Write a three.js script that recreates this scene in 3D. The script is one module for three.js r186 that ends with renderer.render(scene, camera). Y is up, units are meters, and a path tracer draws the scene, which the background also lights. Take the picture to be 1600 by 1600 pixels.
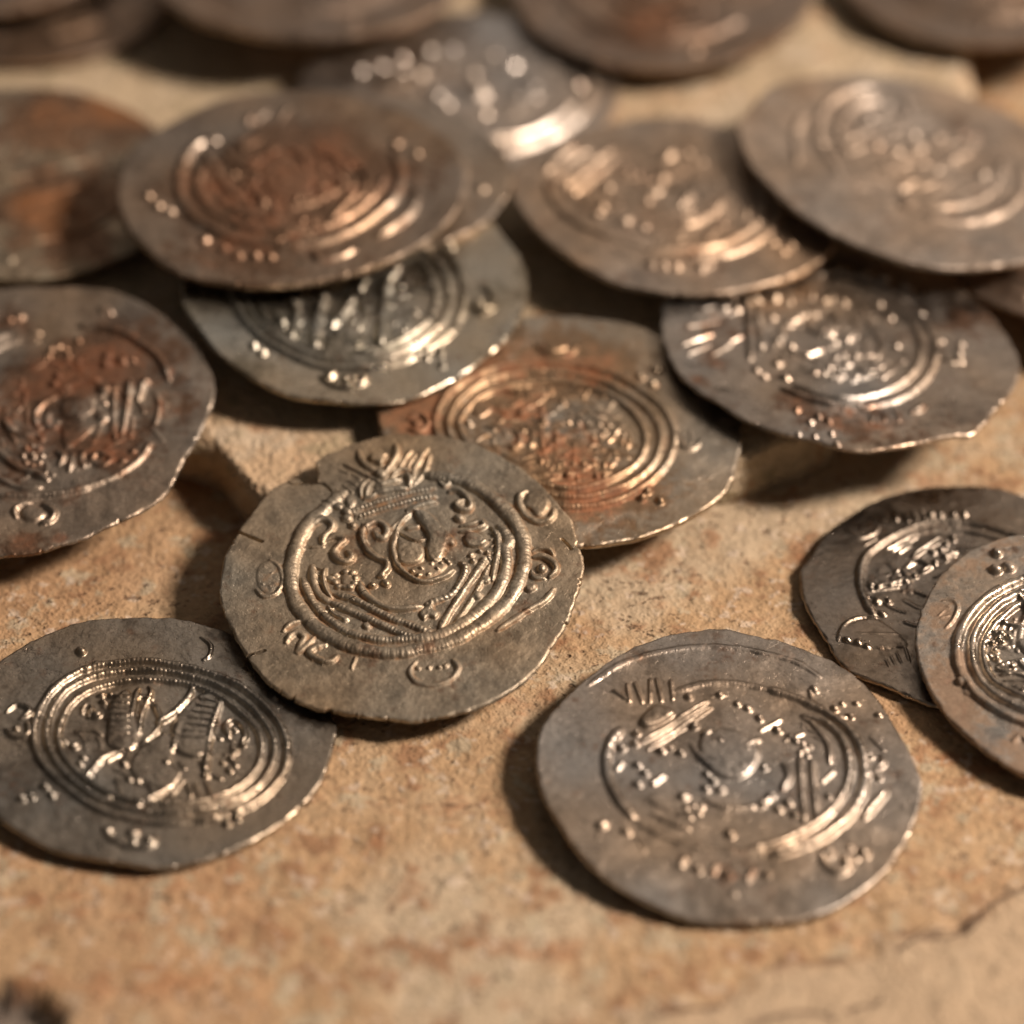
import * as THREE from 'three';
import { RectAreaLightUniformsLib } from 'three/addons/lights/RectAreaLightUniformsLib.js';

// ---------------------------------------------------------------- camera, light, exposure
const MM = 0.001;
const scene = new THREE.Scene();
const FOV = 17.2, DIST = 0.24, ELEV = THREE.MathUtils.degToRad(40);
const camera = new THREE.PerspectiveCamera(FOV, 1, 0.01, 20);
camera.position.set(0, DIST * Math.sin(ELEV), DIST * Math.cos(ELEV));
camera.lookAt(0, 0, 0);
camera.updateMatrixWorld(true);
camera.focus = 0.2275;
camera.userData.fStop = 13.8;

scene.background = new THREE.Color().setRGB(0.066, 0.056, 0.049);      // the dim room all round

RectAreaLightUniformsLib.init();
const LAMP_SIZE = 0.11, LAMP_AT = 0.6, LAMP_EL = THREE.MathUtils.degToRad(41), LAMP_AZ = THREE.MathUtils.degToRad(-3);
const lampDir = new THREE.Vector3(Math.cos(LAMP_EL) * Math.cos(LAMP_AZ), Math.sin(LAMP_EL), -Math.cos(LAMP_EL) * Math.sin(LAMP_AZ));
const keyLight = new THREE.RectAreaLight(new THREE.Color().setRGB(1.0, 0.81, 0.675), 160, LAMP_SIZE, LAMP_SIZE);
keyLight.name = 'lamp_light';
keyLight.position.copy(lampDir).multiplyScalar(LAMP_AT);
keyLight.lookAt(0, 0, 0);
scene.add(keyLight);

const SOFT_W = 0.75, SOFT_H = 0.5, softDir = new THREE.Vector3(0.22, 0.72, -0.66).normalize();      // a wide soft lamp behind the coins
const softLight = new THREE.RectAreaLight(new THREE.Color().setRGB(1.0, 0.85, 0.75), 0.27, SOFT_W, SOFT_H);
softLight.name = 'soft_lamp_light';
softLight.position.copy(softDir).multiplyScalar(0.75);
softLight.lookAt(0, 0, 0);
scene.add(softLight);

const renderer = new THREE.WebGLRenderer({ antialias: true });
renderer.setSize(1024, 1024);
renderer.toneMapping = THREE.LinearToneMapping;
renderer.toneMappingExposure = 1.0;
renderer.shadowMap.enabled = true;

// ---------------------------------------------------------------- helpers
function rng(seed) { let a = seed >>> 0; return () => { a = (a + 0x6D2B79F5) >>> 0; let t = a; t = Math.imul(t ^ (t >>> 15), t | 1); t ^= t + Math.imul(t ^ (t >>> 7), t | 61); return ((t ^ (t >>> 14)) >>> 0) / 4294967296; }; }
const LAT = new Float32Array(65536); { const r = rng(77); for (let i = 0; i < 65536; i++) LAT[i] = r() * 2 - 1; }
function vn(x, y) {                                                    // value noise, -1..1
  const xi = Math.floor(x), yi = Math.floor(y); let fx = x - xi, fy = y - yi;
  fx = fx * fx * fx * (fx * (fx * 6 - 15) + 10); fy = fy * fy * fy * (fy * (fy * 6 - 15) + 10);
  const x0 = xi & 255, x1 = (xi + 1) & 255, y0 = (yi & 255) << 8, y1 = ((yi + 1) & 255) << 8;
  const a = LAT[y0 | x0], b = LAT[y0 | x1], c = LAT[y1 | x0], d = LAT[y1 | x1];
  return a + (b - a) * fx + (c + (d - c) * fx - a - (b - a) * fx) * fy;
}
function fbm(x, y, o) { let s = 0, w = 0.55, t = 0; for (let i = 0; i < o; i++) { s += w * vn(x, y); t += w; w *= 0.55; const nx = x * 1.7 - y * 1.2 + 17.3; y = x * 1.2 + y * 1.7 + 9.1; x = nx; } return s / t; }
const sst = (a, b, x) => { const t = Math.min(1, Math.max(0, (x - a) / (b - a))); return t * t * (3 - 2 * t); };
const clamp = (x, a, b) => Math.min(b, Math.max(a, x));
const mix = (a, b, t) => a + (b - a) * t;

const camPos = camera.position.clone(), camFwd = new THREE.Vector3().subVectors(new THREE.Vector3(), camPos).normalize();
const camRight = new THREE.Vector3(1, 0, 0), camUp = new THREE.Vector3().crossVectors(camRight, camFwd);
const TAN = Math.tan(THREE.MathUtils.degToRad(FOV / 2));
function ray(p) {                                                      // a photo pixel (1600 wide) gives a direction
  return camFwd.clone().addScaledVector(camRight, (p[0] - 800) / 800 * TAN).addScaledVector(camUp, (800 - p[1]) / 800 * TAN);
}
function onHeight(p, y) { const d = ray(p); return camPos.clone().addScaledVector(d, (y - camPos.y) / d.y); }
const q = (c, ...n) => { const o = []; for (let i = 0; i < n.length; i += 2) o.push([c[0] + n[i] * c[2], c[1] + n[i + 1] * c[2]]); return o; };
const oval = (cx, cy, rx, ry, n = 30) => Array.from({ length: n }, (_, i) => [cx + rx * Math.cos(i / n * 6.28319), cy + ry * Math.sin(i / n * 6.28319)]);
function smooth(pts, closed, step) {                                   // Catmull-Rom through 2-D points
  const out = [], n = pts.length; if (n < 3 && !closed) { return pts.map((p) => p.slice()); }
  const P = (i) => closed ? pts[(i + n) % n] : pts[clamp(i, 0, n - 1)];
  for (let i = 0; i < (closed ? n : n - 1); i++) {
    const a = P(i - 1), b = P(i), c = P(i + 1), d = P(i + 2);
    const m = Math.max(2, Math.ceil(Math.hypot(c[0] - b[0], c[1] - b[1]) / step));
    for (let k = 0; k < m; k++) { const t = k / m, t2 = t * t, t3 = t2 * t; out.push([0, 1].map((e) => 0.5 * (2 * b[e] + (c[e] - a[e]) * t + (2 * a[e] - 5 * b[e] + 4 * c[e] - d[e]) * t2 + (3 * b[e] - a[e] - 3 * c[e] + d[e]) * t3))); }
  }
  if (!closed) out.push(pts[n - 1].slice());
  return out;
}
function tex(data, w, h, srgb) {
  const t = new THREE.DataTexture(data, w, h, THREE.RGBAFormat); t.wrapS = t.wrapT = THREE.MirroredRepeatWrapping; t.magFilter = THREE.LinearFilter; t.minFilter = THREE.LinearMipmapLinearFilter; t.generateMipmaps = true;
  if (srgb) t.colorSpace = THREE.SRGBColorSpace; t.needsUpdate = true; return t;
}
const toS = (v) => { v = clamp(v, 0, 1); return 255 * (v <= 0.0031308 ? v * 12.92 : 1.055 * Math.pow(v, 1 / 2.4) - 0.055); };
const used = {};
function numbered(n) { const k = used[n] ?? 0; used[n] = k + 1; return k ? n + '_' + String(k).padStart(3, '0') : n; }

// ---------------------------------------------------------------- the stone: lower ground and the pale slab
const holeC = onHeight([-20, 1620], 0), G0 = onHeight([900, 1605], 0), G1 = onHeight([1050, 1572], 0), G2 = onHeight([1340, 1500], 0), G3 = onHeight([1640, 1370], 0);
const paleLine = [[G0.x, G0.z], [G1.x, G1.z], [G2.x, G2.z], [G3.x, G3.z], [G3.x + 0.03, G3.z - 0.014]];
function paleSide(x, z) {                                              // > 0: on the pale stone at the front right, in metres
  const L = paleLine; if (x < L[0][0]) return z - L[0][1] - (L[0][0] - x) * 0.5;
  for (let i = 0; i < L.length - 1; i++) if (x <= L[i + 1][0] || i === L.length - 2) { const t = (x - L[i][0]) / (L[i + 1][0] - L[i][0]); return (z - mix(L[i][1], L[i + 1][1], t)) * 0.9; }
}
function groundH(x, z) {                                               // metres in, metres out
  const X = x * 1000, Z = z * 1000;
  let h = 0.20 * fbm(X / 26 + 3, Z / 26, 2) + 0.16 * fbm(X / 5, Z / 5 + 8, 3) + 0.12 * fbm(X / 1.3, Z / 1.3, 3);
  const hd = Math.hypot(x - holeC.x, z - holeC.z) * 1000 + 0.9 * fbm(X / 2.2, Z / 2.2 + 40, 3);
  h -= 1.7 * (1 - sst(3.8, 4.8, hd));
  const ps = paleSide(x, z) * 1000 + 2.4 * fbm(X / 4 + 9, Z / 4, 4);
  h += 0.22 * sst(-0.6, 0.9, ps);
  h -= 0.9 * Math.exp(-Math.pow((ps - 0.1 + 0.5 * fbm(X / 1.2, Z / 1.2 + 5, 3)) / 0.3, 2)) * sst(0.05, 0.5, fbm(X / 3.2 + 30, Z / 3.2, 3));
  return h * MM;
}
function stoneTextures(N, x0, z0, size, paint, bump) {
  const col = new Uint8Array(N * N * 4), bmp = new Uint8Array(N * N * 4), c = [0, 0, 0];
  for (let j = 0; j < N; j++) for (let i = 0; i < N; i++) {
    const X = x0 + (i + 0.5) / N * size, Z = z0 + (j + 0.5) / N * size, k = (j * N + i) * 4;
    const b = paint(X, Z, c); col[k] = toS(c[0]); col[k + 1] = toS(c[1]); col[k + 2] = toS(c[2]); col[k + 3] = 255;
    bmp[k] = bmp[k + 1] = bmp[k + 2] = clamp(128 + 127 * b, 0, 255); bmp[k + 3] = 255;
  }
  return [tex(col, N, N, true), tex(bmp, N, N, false)];
}
const lay = (c, r, g, b, t) => { c[0] += (r - c[0]) * t; c[1] += (g - c[1]) * t; c[2] += (b - c[2]) * t; };
const cracks = [[1015, 1594, 1045, 1584, 1080, 1578, 1120, 1577], [1318, 1584, 1345, 1574, 1372, 1566], [1400, 1486, 1440, 1466, 1500, 1446, 1560, 1408, 1620, 1380], [1440, 1470, 1480, 1468, 1520, 1452], [1170, 1604, 1220, 1588, 1270, 1584, 1300, 1596], [1030, 960, 1050, 966, 1072, 975], [985, 975, 1010, 990, 1032, 1000]].map((a) => { const o = []; for (let i = 0; i < a.length; i += 2) { const p = onHeight([a[i], a[i + 1]], 0); o.push([p.x * 1000, p.z * 1000]); } return smooth(o, false, 0.5); });
const crackBox = cracks.map((c) => [Math.min(...c.map((p) => p[0])) - 1, Math.max(...c.map((p) => p[0])) + 1, Math.min(...c.map((p) => p[1])) - 1, Math.max(...c.map((p) => p[1])) + 1]);
function crackAt(X, Z) {                                               // 0..1, dirt-filled cracks seen in the stone
  let d = 9; for (let k = 0; k < cracks.length; k++) { const b = crackBox[k]; if (X < b[0] || X > b[1] || Z < b[2] || Z > b[3]) continue; const c = cracks[k]; for (let i = 0; i < c.length - 1; i++) { const dx = c[i + 1][0] - c[i][0], dz = c[i + 1][1] - c[i][1], t = clamp(((X - c[i][0]) * dx + (Z - c[i][1]) * dz) / (dx * dx + dz * dz), 0, 1); d = Math.min(d, Math.hypot(X - c[i][0] - t * dx, Z - c[i][1] - t * dz) + (k > 4 ? 0.16 : 0)); } }
  if (d > 1) return 0; d += 0.22 * fbm(X / 0.5, Z / 0.5 + 61, 3); return 1 - sst(0.02, 0.22, d);
}
function paintGround(X, Z, c) {
  const big = fbm(X / 22 + 5, Z / 22, 3), mid = fbm(X / 4.2, Z / 4.2 + 3, 4), bl = fbm(X / 1.25 + 11, Z / 1.25, 3), fi = fbm(X / 0.34, Z / 0.34 + 50, 3), gr = fbm(X / 0.12 + 5, Z / 0.12, 2);
  c[0] = 0.435; c[1] = 0.295; c[2] = 0.165;
  lay(c, 0.45, 0.325, 0.195, sst(-0.1, 0.5, mid + 0.4 * big));
  lay(c, 0.47, 0.40, 0.29, 0.6 * sst(0.1, 0.6, big + 0.3 * mid)); lay(c, 0.40, 0.20, 0.095, 0.32 * sst(0.05, 0.5, -big + 0.35 * mid));
  lay(c, 0.27, 0.15, 0.078, 0.85 * sst(0.0, 0.5, fbm(X / 2.1 + 41, Z / 2.1, 3) * 0.5 + bl * 0.5 - mid * 0.35 + 0.1 * fi));
  lay(c, 0.33, 0.155, 0.07, 0.6 * sst(0.3, 0.7, fbm(X / 7 + 60, Z / 3.2, 4) + 0.25 * bl));
  lay(c, 0.42, 0.36, 0.25, 0.75 * sst(0.22, 0.6, fbm(X / 1.7 + 31, Z / 1.7 + 7, 3) + 0.25 * fi));
  lay(c, 0.56, 0.47, 0.37, 0.6 * sst(0.34, 0.62, fbm(X / 0.9 + 71, Z / 0.9 + 7, 3) + 0.2 * fi));
  lay(c, 0.15, 0.085, 0.045, 0.7 * sst(0.50, 0.72, fbm(X / 0.75 + 0.6 * Z + 3, Z / 0.42 + 91, 3) + 0.25 * mid));
  const ps = paleSide(X * MM, Z * MM) * 1000 + 2.4 * fbm(X / 4 + 9, Z / 4, 4);
  lay(c, 0.45, 0.345, 0.23, 0.9 * sst(-0.8, 1.6, ps + 0.8 * bl));
  lay(c, 0.16, 0.09, 0.05, 0.8 * (sst(-0.8, 0, ps) - sst(0.05, 0.9, ps)) * sst(0.0, 0.4, fbm(X / 1.9, Z / 1.9 + 22, 3) + 0.15 * fi));
  const ck = crackAt(X, Z); lay(c, 0.13, 0.08, 0.05, 0.75 * ck);
  const hd = Math.hypot(X - holeC.x * 1000, Z - holeC.z * 1000) + 0.9 * fbm(X / 2.2, Z / 2.2 + 40, 3);
  lay(c, 0.17, 0.145, 0.12, 0.95 * (1 - sst(3.9, 4.7, hd)));
  const v = 1 + 0.16 * fi + 0.10 * gr + 0.10 * bl; c[0] *= v; c[1] *= v; c[2] *= v;
  return 0.4 * fi + 0.2 * gr + 0.45 * bl - 1.2 * ck - 0.6 * sst(0.50, 0.72, fbm(X / 0.75 + 0.6 * Z + 3, Z / 0.42 + 91, 3) + 0.25 * mid);
}
function paintSlab(X, Z, c) {
  const big = fbm(X / 16 + 55, Z / 16, 3), mid = fbm(X / 3.4, Z / 3.4 + 33, 4), bl = fbm(X / 1.1 + 1, Z / 1.1 + 70, 3), fi = fbm(X / 0.33 + 8, Z / 0.33, 3), gr = fbm(X / 0.12 + 5, Z / 0.12, 2);
  c[0] = 0.47; c[1] = 0.375; c[2] = 0.25;
  lay(c, 0.50, 0.34, 0.20, 0.6 * sst(0.0, 0.5, big + 0.3 * mid));
  lay(c, 0.54, 0.455, 0.335, 0.7 * sst(0.0, 0.5, mid));
  lay(c, 0.30, 0.25, 0.15, 0.65 * sst(0.22, 0.6, bl + 0.3 * fi));
  lay(c, 0.40, 0.21, 0.10, 0.6 * sst(0.35, 0.65, fbm(X / 2.6 + 90, Z / 2.6, 3) + 0.2 * fi));
  lay(c, 0.15, 0.12, 0.075, 0.6 * sst(0.46, 0.72, fbm(X / 0.5 + 13, Z / 0.5 + 9, 3)));
  const v = 1 + 0.10 * fi + 0.10 * gr; c[0] *= v; c[1] *= v; c[2] *= v;
  return 0.5 * fi + 0.25 * gr + 0.4 * bl;
}
{
  const S = 128, x0 = -64, z0 = -56, [cm, bm] = stoneTextures(2048, x0, z0, S, paintGround);
  const m = new THREE.MeshStandardMaterial({ map: cm, bumpMap: bm, bumpScale: 0.00036, roughness: 0.92, metalness: 0 });
  const nx = 330, nz = 330, pos = [], uv = [], idx = [];
  for (let j = 0; j <= nz; j++) for (let i = 0; i <= nx; i++) {
    const u = i / nx * 2 - 1, v = j / nz * 2 - 1;
    const x = (0.40 * u + 0.60 * u * u * u) * 0.13, z = (0.42 * v + 0.58 * v * v * v) * 0.13 + 0.016;
    pos.push(x, groundH(x, z), z); uv.push((x * 1000 - x0) / S, (z * 1000 - z0) / S);
    if (i < nx && j < nz) { const a = j * (nx + 1) + i; idx.push(a, a + nx + 1, a + 1, a + 1, a + nx + 1, a + nx + 2); }
  }
  const g = new THREE.BufferGeometry(); g.setAttribute('position', new THREE.Float32BufferAttribute(pos, 3)); g.setAttribute('uv', new THREE.Float32BufferAttribute(uv, 2)); g.setIndex(idx); g.computeVertexNormals();
  const o = new THREE.Mesh(g, m); o.name = 'stone_ground'; o.userData = { kind: 'structure', label: 'rough tan sandstone surface with reddish mottling under the front coins', category: 'ground' }; o.castShadow = o.receiveShadow = true; scene.add(o);
}
const SLAB_Y = 3.7;
{
  // outline on the slab's top in millimetres, (x, z)
  const key = [[-120, 4], [-60, 2], [-40, -1], [-30, -4.2], [-24.5, -4.0], [-21.9, -3.2], [-20.6, -2.2], [-19.1, 0.3], [-17.2, 2.6], [-12, 4.6], [-6, 4.0], [0, 2.2], [6, 1.2], [14.4, -1.0], [18.4, -3.0], [21.2, -4.9], [23.1, -7.8], [25, -16], [29, -26], [33, -37], [36.6, -46], [37.4, -58], [39, -75], [41, -100], [0, -125], [-70, -125], [-120, -90]];
  const cx = -20, cz = -50, poly = smooth(key, true, 0.5).map(([x, z]) => { const k = 0.35 * fbm(x / 1.6, z / 1.6, 3) + 0.5 * fbm(x / 6, z / 6 + 4, 2); const l = Math.hypot(x - cx, z - cz); return [x + (x - cx) / l * k, z + (z - cz) / l * k]; });
  const S = 110, x0 = -62, z0 = -100, [cm, bm] = stoneTextures(1280, x0, z0, S, paintSlab);
  const m = new THREE.MeshStandardMaterial({ map: cm, bumpMap: bm, bumpScale: 0.00048, roughness: 0.93, metalness: 0 });
  const topH = (X, Z) => SLAB_Y + 0.22 * fbm(X / 12 + 7, Z / 12, 2) + 0.24 * fbm(X / 3.5, Z / 3.5 + 2, 3) + 0.12 * fbm(X / 0.9, Z / 0.9, 3);
  const M = poly.length, pos = [], uv = [], idx = [], rows = [];
  const put = (x, y, z, du, dv) => { pos.push(x * MM, y * MM, z * MM); uv.push((x + du - x0) / S, (z + dv - z0) / S); return pos.length / 3 - 1; };
  const radii = []; for (let k = 0; k <= 70; k++) radii.push(1 - Math.pow(1 - k / 70, 1.6));
  radii.shift();
  const c0 = put(cx, topH(cx, cz), cz, 0, 0);
  for (const r of radii) { const row = []; for (let i = 0; i < M; i++) { const x = mix(cx, poly[i][0], r), z = mix(cz, poly[i][1], r); const e = (1 - r) * Math.hypot(poly[i][0] - cx, poly[i][1] - cz); row.push(put(x, topH(x, z) - 0.35 * Math.pow(clamp(1 - e / 0.9, 0, 1), 2), z, 0, 0)); } rows.push(row); }
  for (let k = 1; k <= 9; k++) {                                       // broken side of the slab, uneven in layers
    const row = [], t = k / 9;
    for (let i = 0; i < M; i++) {
      const [x, z] = poly[i], l = Math.hypot(x - cx, z - cz), out = 0.45 * fbm(i * 0.035, k * 0.9 + 5, 3) + 0.35 * fbm(i * 0.006 + 4, k * 0.5, 2) + 0.55 * Math.sin(t * 2.6) - 0.25 * t;
      const y = mix(topH(x, z) - 0.35, -0.9, t);
      row.push(put(x + (x - cx) / l * out, y, z + (z - cz) / l * out, (x - cx) / l * k * 0.42, (z - cz) / l * k * 0.42));
    }
    rows.push(row);
  }
  for (let i = 0; i < M; i++) { const j = (i + 1) % M; idx.push(c0, rows[0][i], rows[0][j]); for (let r = 0; r < rows.length - 1; r++) idx.push(rows[r][i], rows[r + 1][i], rows[r + 1][j], rows[r][i], rows[r + 1][j], rows[r][j]); }
  // orientation check: the first triangle must look up
  const A = new THREE.Vector3().fromArray(pos, 3 * c0), B = new THREE.Vector3().fromArray(pos, 3 * rows[0][0]), C = new THREE.Vector3().fromArray(pos, 3 * rows[0][1]);
  if (B.sub(A).cross(C.sub(A)).y < 0) for (let i = 0; i < idx.length; i += 3) { const t = idx[i + 1]; idx[i + 1] = idx[i + 2]; idx[i + 2] = t; }
  const g = new THREE.BufferGeometry(); g.setAttribute('position', new THREE.Float32BufferAttribute(pos, 3)); g.setAttribute('uv', new THREE.Float32BufferAttribute(uv, 2)); g.setIndex(idx); g.computeVertexNormals();
  const o = new THREE.Mesh(g, m); o.name = 'limestone_slab'; o.userData = { label: 'pale cream limestone slab with a broken edge, raised under the heaped coins', category: 'stone slab' }; o.castShadow = o.receiveShadow = true; scene.add(o);
}

// ---------------------------------------------------------------- the lamps beside and behind the coins
function lampHead(name, label, light, dir, w, h, glow) {
  const g = new THREE.Group(); g.name = name; g.position.copy(light.position).addScaledVector(dir, 0.003); g.quaternion.copy(light.quaternion); g.userData = { label, category: 'lamp' };
  const d = new THREE.Mesh(new THREE.PlaneGeometry(w, h), new THREE.MeshStandardMaterial({ color: 0xffffff, emissive: light.color, emissiveIntensity: glow, roughness: 0.6 })); d.name = 'diffuser'; d.rotation.y = Math.PI; g.add(d);
  const b = new THREE.Mesh(new THREE.BoxGeometry(w + 0.012, h + 0.012, 0.02), new THREE.MeshStandardMaterial({ color: 0x222020, roughness: 0.5 })); b.name = 'housing'; b.position.z = 0.0115; g.add(b);
  scene.add(g);
}
lampHead('table_lamp', 'small square lamp head with a warm glowing diffuser standing beside the coins', keyLight, lampDir, LAMP_SIZE, LAMP_SIZE, 2);
lampHead('soft_lamp', 'wide dim lamp panel with a soft diffuser standing behind the coins', softLight, softDir, SOFT_W, SOFT_H, 0.02);

// ---------------------------------------------------------------- coins
const microB = (() => {                                                // pits and hairline scratches, 9 mm across
  const N = 768, h = new Float32Array(N * N), r = rng(5);
  for (let j = 0; j < N; j++) for (let i = 0; i < N; i++) h[j * N + i] = 0.22 * fbm(i / 60, j / 60, 3) + 0.16 * fbm(i / 9 + 4, j / 9, 3) + 0.10 * (r() - 0.5);
  for (let k = 0; k < 420; k++) { const x = r() * N, y = r() * N, R = 1 + 3.2 * r() * r(), d = 0.25 + 0.5 * r(); for (let b = -6; b <= 6; b++) for (let a = -6; a <= 6; a++) { const w = Math.exp(-(a * a + b * b) / (R * R)); const ii = ((x + a) | 0) & 1023, jj = ((y + b) | 0) & 1023; if (ii < N && jj < N) h[jj * N + ii] -= d * w; } }
  for (let k = 0; k < 150; k++) { let x = r() * N, y = r() * N, t = r() * 6.28, L = 20 + 120 * r(), d = 0.08 + 0.22 * r(); const c = (r() - 0.5) * 0.01; for (let s = 0; s < L; s++) { x += Math.cos(t); y += Math.sin(t); t += c; const ii = x | 0, jj = y | 0; if (ii >= 0 && jj >= 0 && ii < N && jj < N) h[jj * N + ii] -= d * Math.sin(s / L * 3.14); } }
  const o = new Uint8Array(N * N * 4); for (let i = 0; i < N * N; i++) { o[4 * i] = o[4 * i + 1] = o[4 * i + 2] = clamp(140 + 110 * h[i], 0, 255); o[4 * i + 3] = 255; }
  return tex(o, N, N, false);
})();
const microC = (() => {                                                // fine speckle of tarnish and bright hairlines, 9 mm across
  const N = 768, v = new Float32Array(N * N), r = rng(9);
  for (let j = 0; j < N; j++) for (let i = 0; i < N; i++) v[j * N + i] = 0.90 + 0.12 * fbm(i / 22, j / 22 + 3, 3) + 0.13 * fbm(i / 5 + 9, j / 5, 2) + 0.10 * (r() - 0.5) - 0.35 * sst(0.5, 0.75, fbm(i / 11 + 40, j / 11, 3));
  for (let k = 0; k < 260; k++) { let x = r() * N, y = r() * N, t = r() * 6.28; const L = 10 + 60 * r() * r(), d = 0.25 * (r() - 0.3), c = (r() - 0.5) * 0.02; for (let s = 0; s < L; s++) { x += Math.cos(t); y += Math.sin(t); t += c; const ii = x | 0, jj = y | 0; if (ii >= 0 && jj >= 0 && ii < N && jj < N) v[jj * N + ii] += d; } }
  const o = new Uint8Array(N * N * 4); for (let i = 0; i < N * N; i++) { o[4 * i] = toS(v[i] * 0.93 + 0.07); o[4 * i + 1] = toS(v[i]); o[4 * i + 2] = toS(v[i] * 1.05 - 0.06); o[4 * i + 3] = 255; }
  return tex(o, N, N, true);
})();
const UVS = 28;                                                        // millimetres per uv unit
// features: strokes, dots and raised fields, traced on the photograph and carried on to the coin's own plane
const st = (name, w, h, pts, reed = 0, closed = false) => ({ t: 's', name, w, h, pts, reed, closed });
const ring = (w, h, pts, reed = 0.27, closed = false) => st('border_ring', w, h, pts, reed, closed);
const ds = (name, r, h, pts) => ({ t: 'd', name, r, h, pts });
const fl = (name, h, pts) => ({ t: 'f', name, h, pts });
const cut = (w, h, pts) => ({ t: 's', name: 'edge_crack', w, h: -h, pts, reed: 0 });
let coinNo = 0, triangles = 0;
function coin(o) {
  const rnd = rng(1000 + 37 * coinNo), sd = coinNo * 13.7; coinNo++;
  let px = o.outline;
  const xs = px.map((p) => p[0]), ys = px.map((p) => p[1]);
  const C = onHeight([(Math.min(...xs) + Math.max(...xs)) / 2, (Math.min(...ys) + Math.max(...ys)) / 2], o.h * MM);
  const n = new THREE.Vector3(o.tilt[0], 1, o.tilt[1]).normalize(), Q = new THREE.Quaternion().setFromUnitVectors(new THREE.Vector3(0, 1, 0), n), Qi = Q.clone().invert();
  const T2 = (o.thick ?? 0.5) / 2, Ctop = C.clone().addScaledVector(n, T2 * MM);
  const loc = (p) => { const d = ray(p), s = Ctop.clone().sub(camPos).dot(n) / d.dot(n); const v = camPos.clone().addScaledVector(d, s).sub(C).applyQuaternion(Qi); return [v.x * 1000, v.z * 1000]; };
  // outline, polar round the middle
  const poly = smooth(px.map(loc), true, 0.4); let mx = 0, mz = 0; for (const p of poly) { mx += p[0] / poly.length; mz += p[1] / poly.length; }
  const NA = 2400, Rt = new Float32Array(NA);
  for (let i = 0; i < poly.length; i++) {
    const a = poly[i], b = poly[(i + 1) % poly.length]; let t0 = Math.atan2(a[1] - mz, a[0] - mx), t1 = Math.atan2(b[1] - mz, b[0] - mx); let dt = t1 - t0; if (dt > Math.PI) dt -= 2 * Math.PI; if (dt < -Math.PI) dt += 2 * Math.PI;
    const k = Math.max(2, Math.ceil(Math.abs(dt) / 6.28319 * NA * 2)); for (let s = 0; s <= k; s++) { const u = s / k, X = mix(a[0], b[0], u) - mx, Z = mix(a[1], b[1], u) - mz; let ii = Math.round(Math.atan2(Z, X) / 6.283185 * NA); ii = (ii + NA) % NA; Rt[ii] = Math.hypot(X, Z); }
  }
  for (let i = 0; i < NA; i++) if (!Rt[i]) Rt[i] = Rt[(i + NA - 1) % NA] || 12;
  const rough = o.ragged ?? 1; let Rmax = 0;
  for (let i = 0; i < NA; i++) { const c = Math.cos(i / NA * 6.283185), s = Math.sin(i / NA * 6.283185); Rt[i] += rough * (0.045 * fbm(c * 14 + sd, s * 14, 3) + 0.03 * fbm(c * 46 + sd, s * 46 + 3, 2) - 0.16 * sst(0.52, 0.8, fbm(c * 30 + sd, s * 30 + 7, 2))); }
  for (const [p, wid, dep] of o.notches ?? []) { const [x, z] = loc(p), a = Math.atan2(z - mz, x - mx); for (let i = 0; i < NA; i++) { let d = i / NA * 6.283185 - a; d = Math.atan2(Math.sin(d), Math.cos(d)) * 12; Rt[i] -= dep * Math.sqrt(Math.max(0, 1 - Math.abs(d / wid))); } }
  for (let i = 0; i < NA; i++) Rmax = Math.max(Rmax, Rt[i]);
  const Rof = (a) => { let f = a / 6.283185 * NA; f = ((f % NA) + NA) % NA; const i = Math.floor(f), t = f - i; return mix(Rt[i], Rt[(i + 1) % NA], t); };
  // relief raster
  const RES = o.res ?? 0.034, half = Rmax + 0.8, N = Math.ceil(2 * half / RES), H = new Float32Array(N * N), ID = new Uint8Array(N * N), CUT = new Float32Array(N * N);
  const parts = ['flan'], idOf = {};
  const gi = (x) => (x + half) / RES;
  const newId = (name) => { if (name.includes('#')) { if (idOf[name] === undefined) { idOf[name] = parts.length; parts.push(name.split('#')[0]); } return idOf[name]; } parts.push(name); return parts.length - 1; };
  const stamp = (a, b, sa, sb, w, h, reed, id) => {
    const x0 = Math.max(0, Math.floor(gi(Math.min(a[0], b[0]) - mx - w))), x1 = Math.min(N - 1, Math.ceil(gi(Math.max(a[0], b[0]) - mx + w))), y0 = Math.max(0, Math.floor(gi(Math.min(a[1], b[1]) - mz - w))), y1 = Math.min(N - 1, Math.ceil(gi(Math.max(a[1], b[1]) - mz + w)));
    const dx = b[0] - a[0], dz = b[1] - a[1], L2 = dx * dx + dz * dz || 1e-9;
    for (let j = y0; j <= y1; j++) for (let i = x0; i <= x1; i++) {
      const X = i * RES - half + mx - a[0], Z = j * RES - half + mz - a[1], t = clamp((X * dx + Z * dz) / L2, 0, 1), d = Math.hypot(X - t * dx, Z - t * dz) / w; if (d >= 1) continue;
      let v = Math.abs(h) * Math.pow(1 - Math.pow(d, 2.6), 0.6); const s = sa + t * (sb - sa);
      if (reed) v *= 1 - 0.36 * (0.5 - 0.5 * Math.cos(6.283185 * s / reed));
      const k = j * N + i;
      if (h < 0) { CUT[k] = Math.max(CUT[k], v); continue; }
      if (v > H[k]) { H[k] = v; if (v > 0.25 * h) ID[k] = id; }
    }
  };
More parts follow.
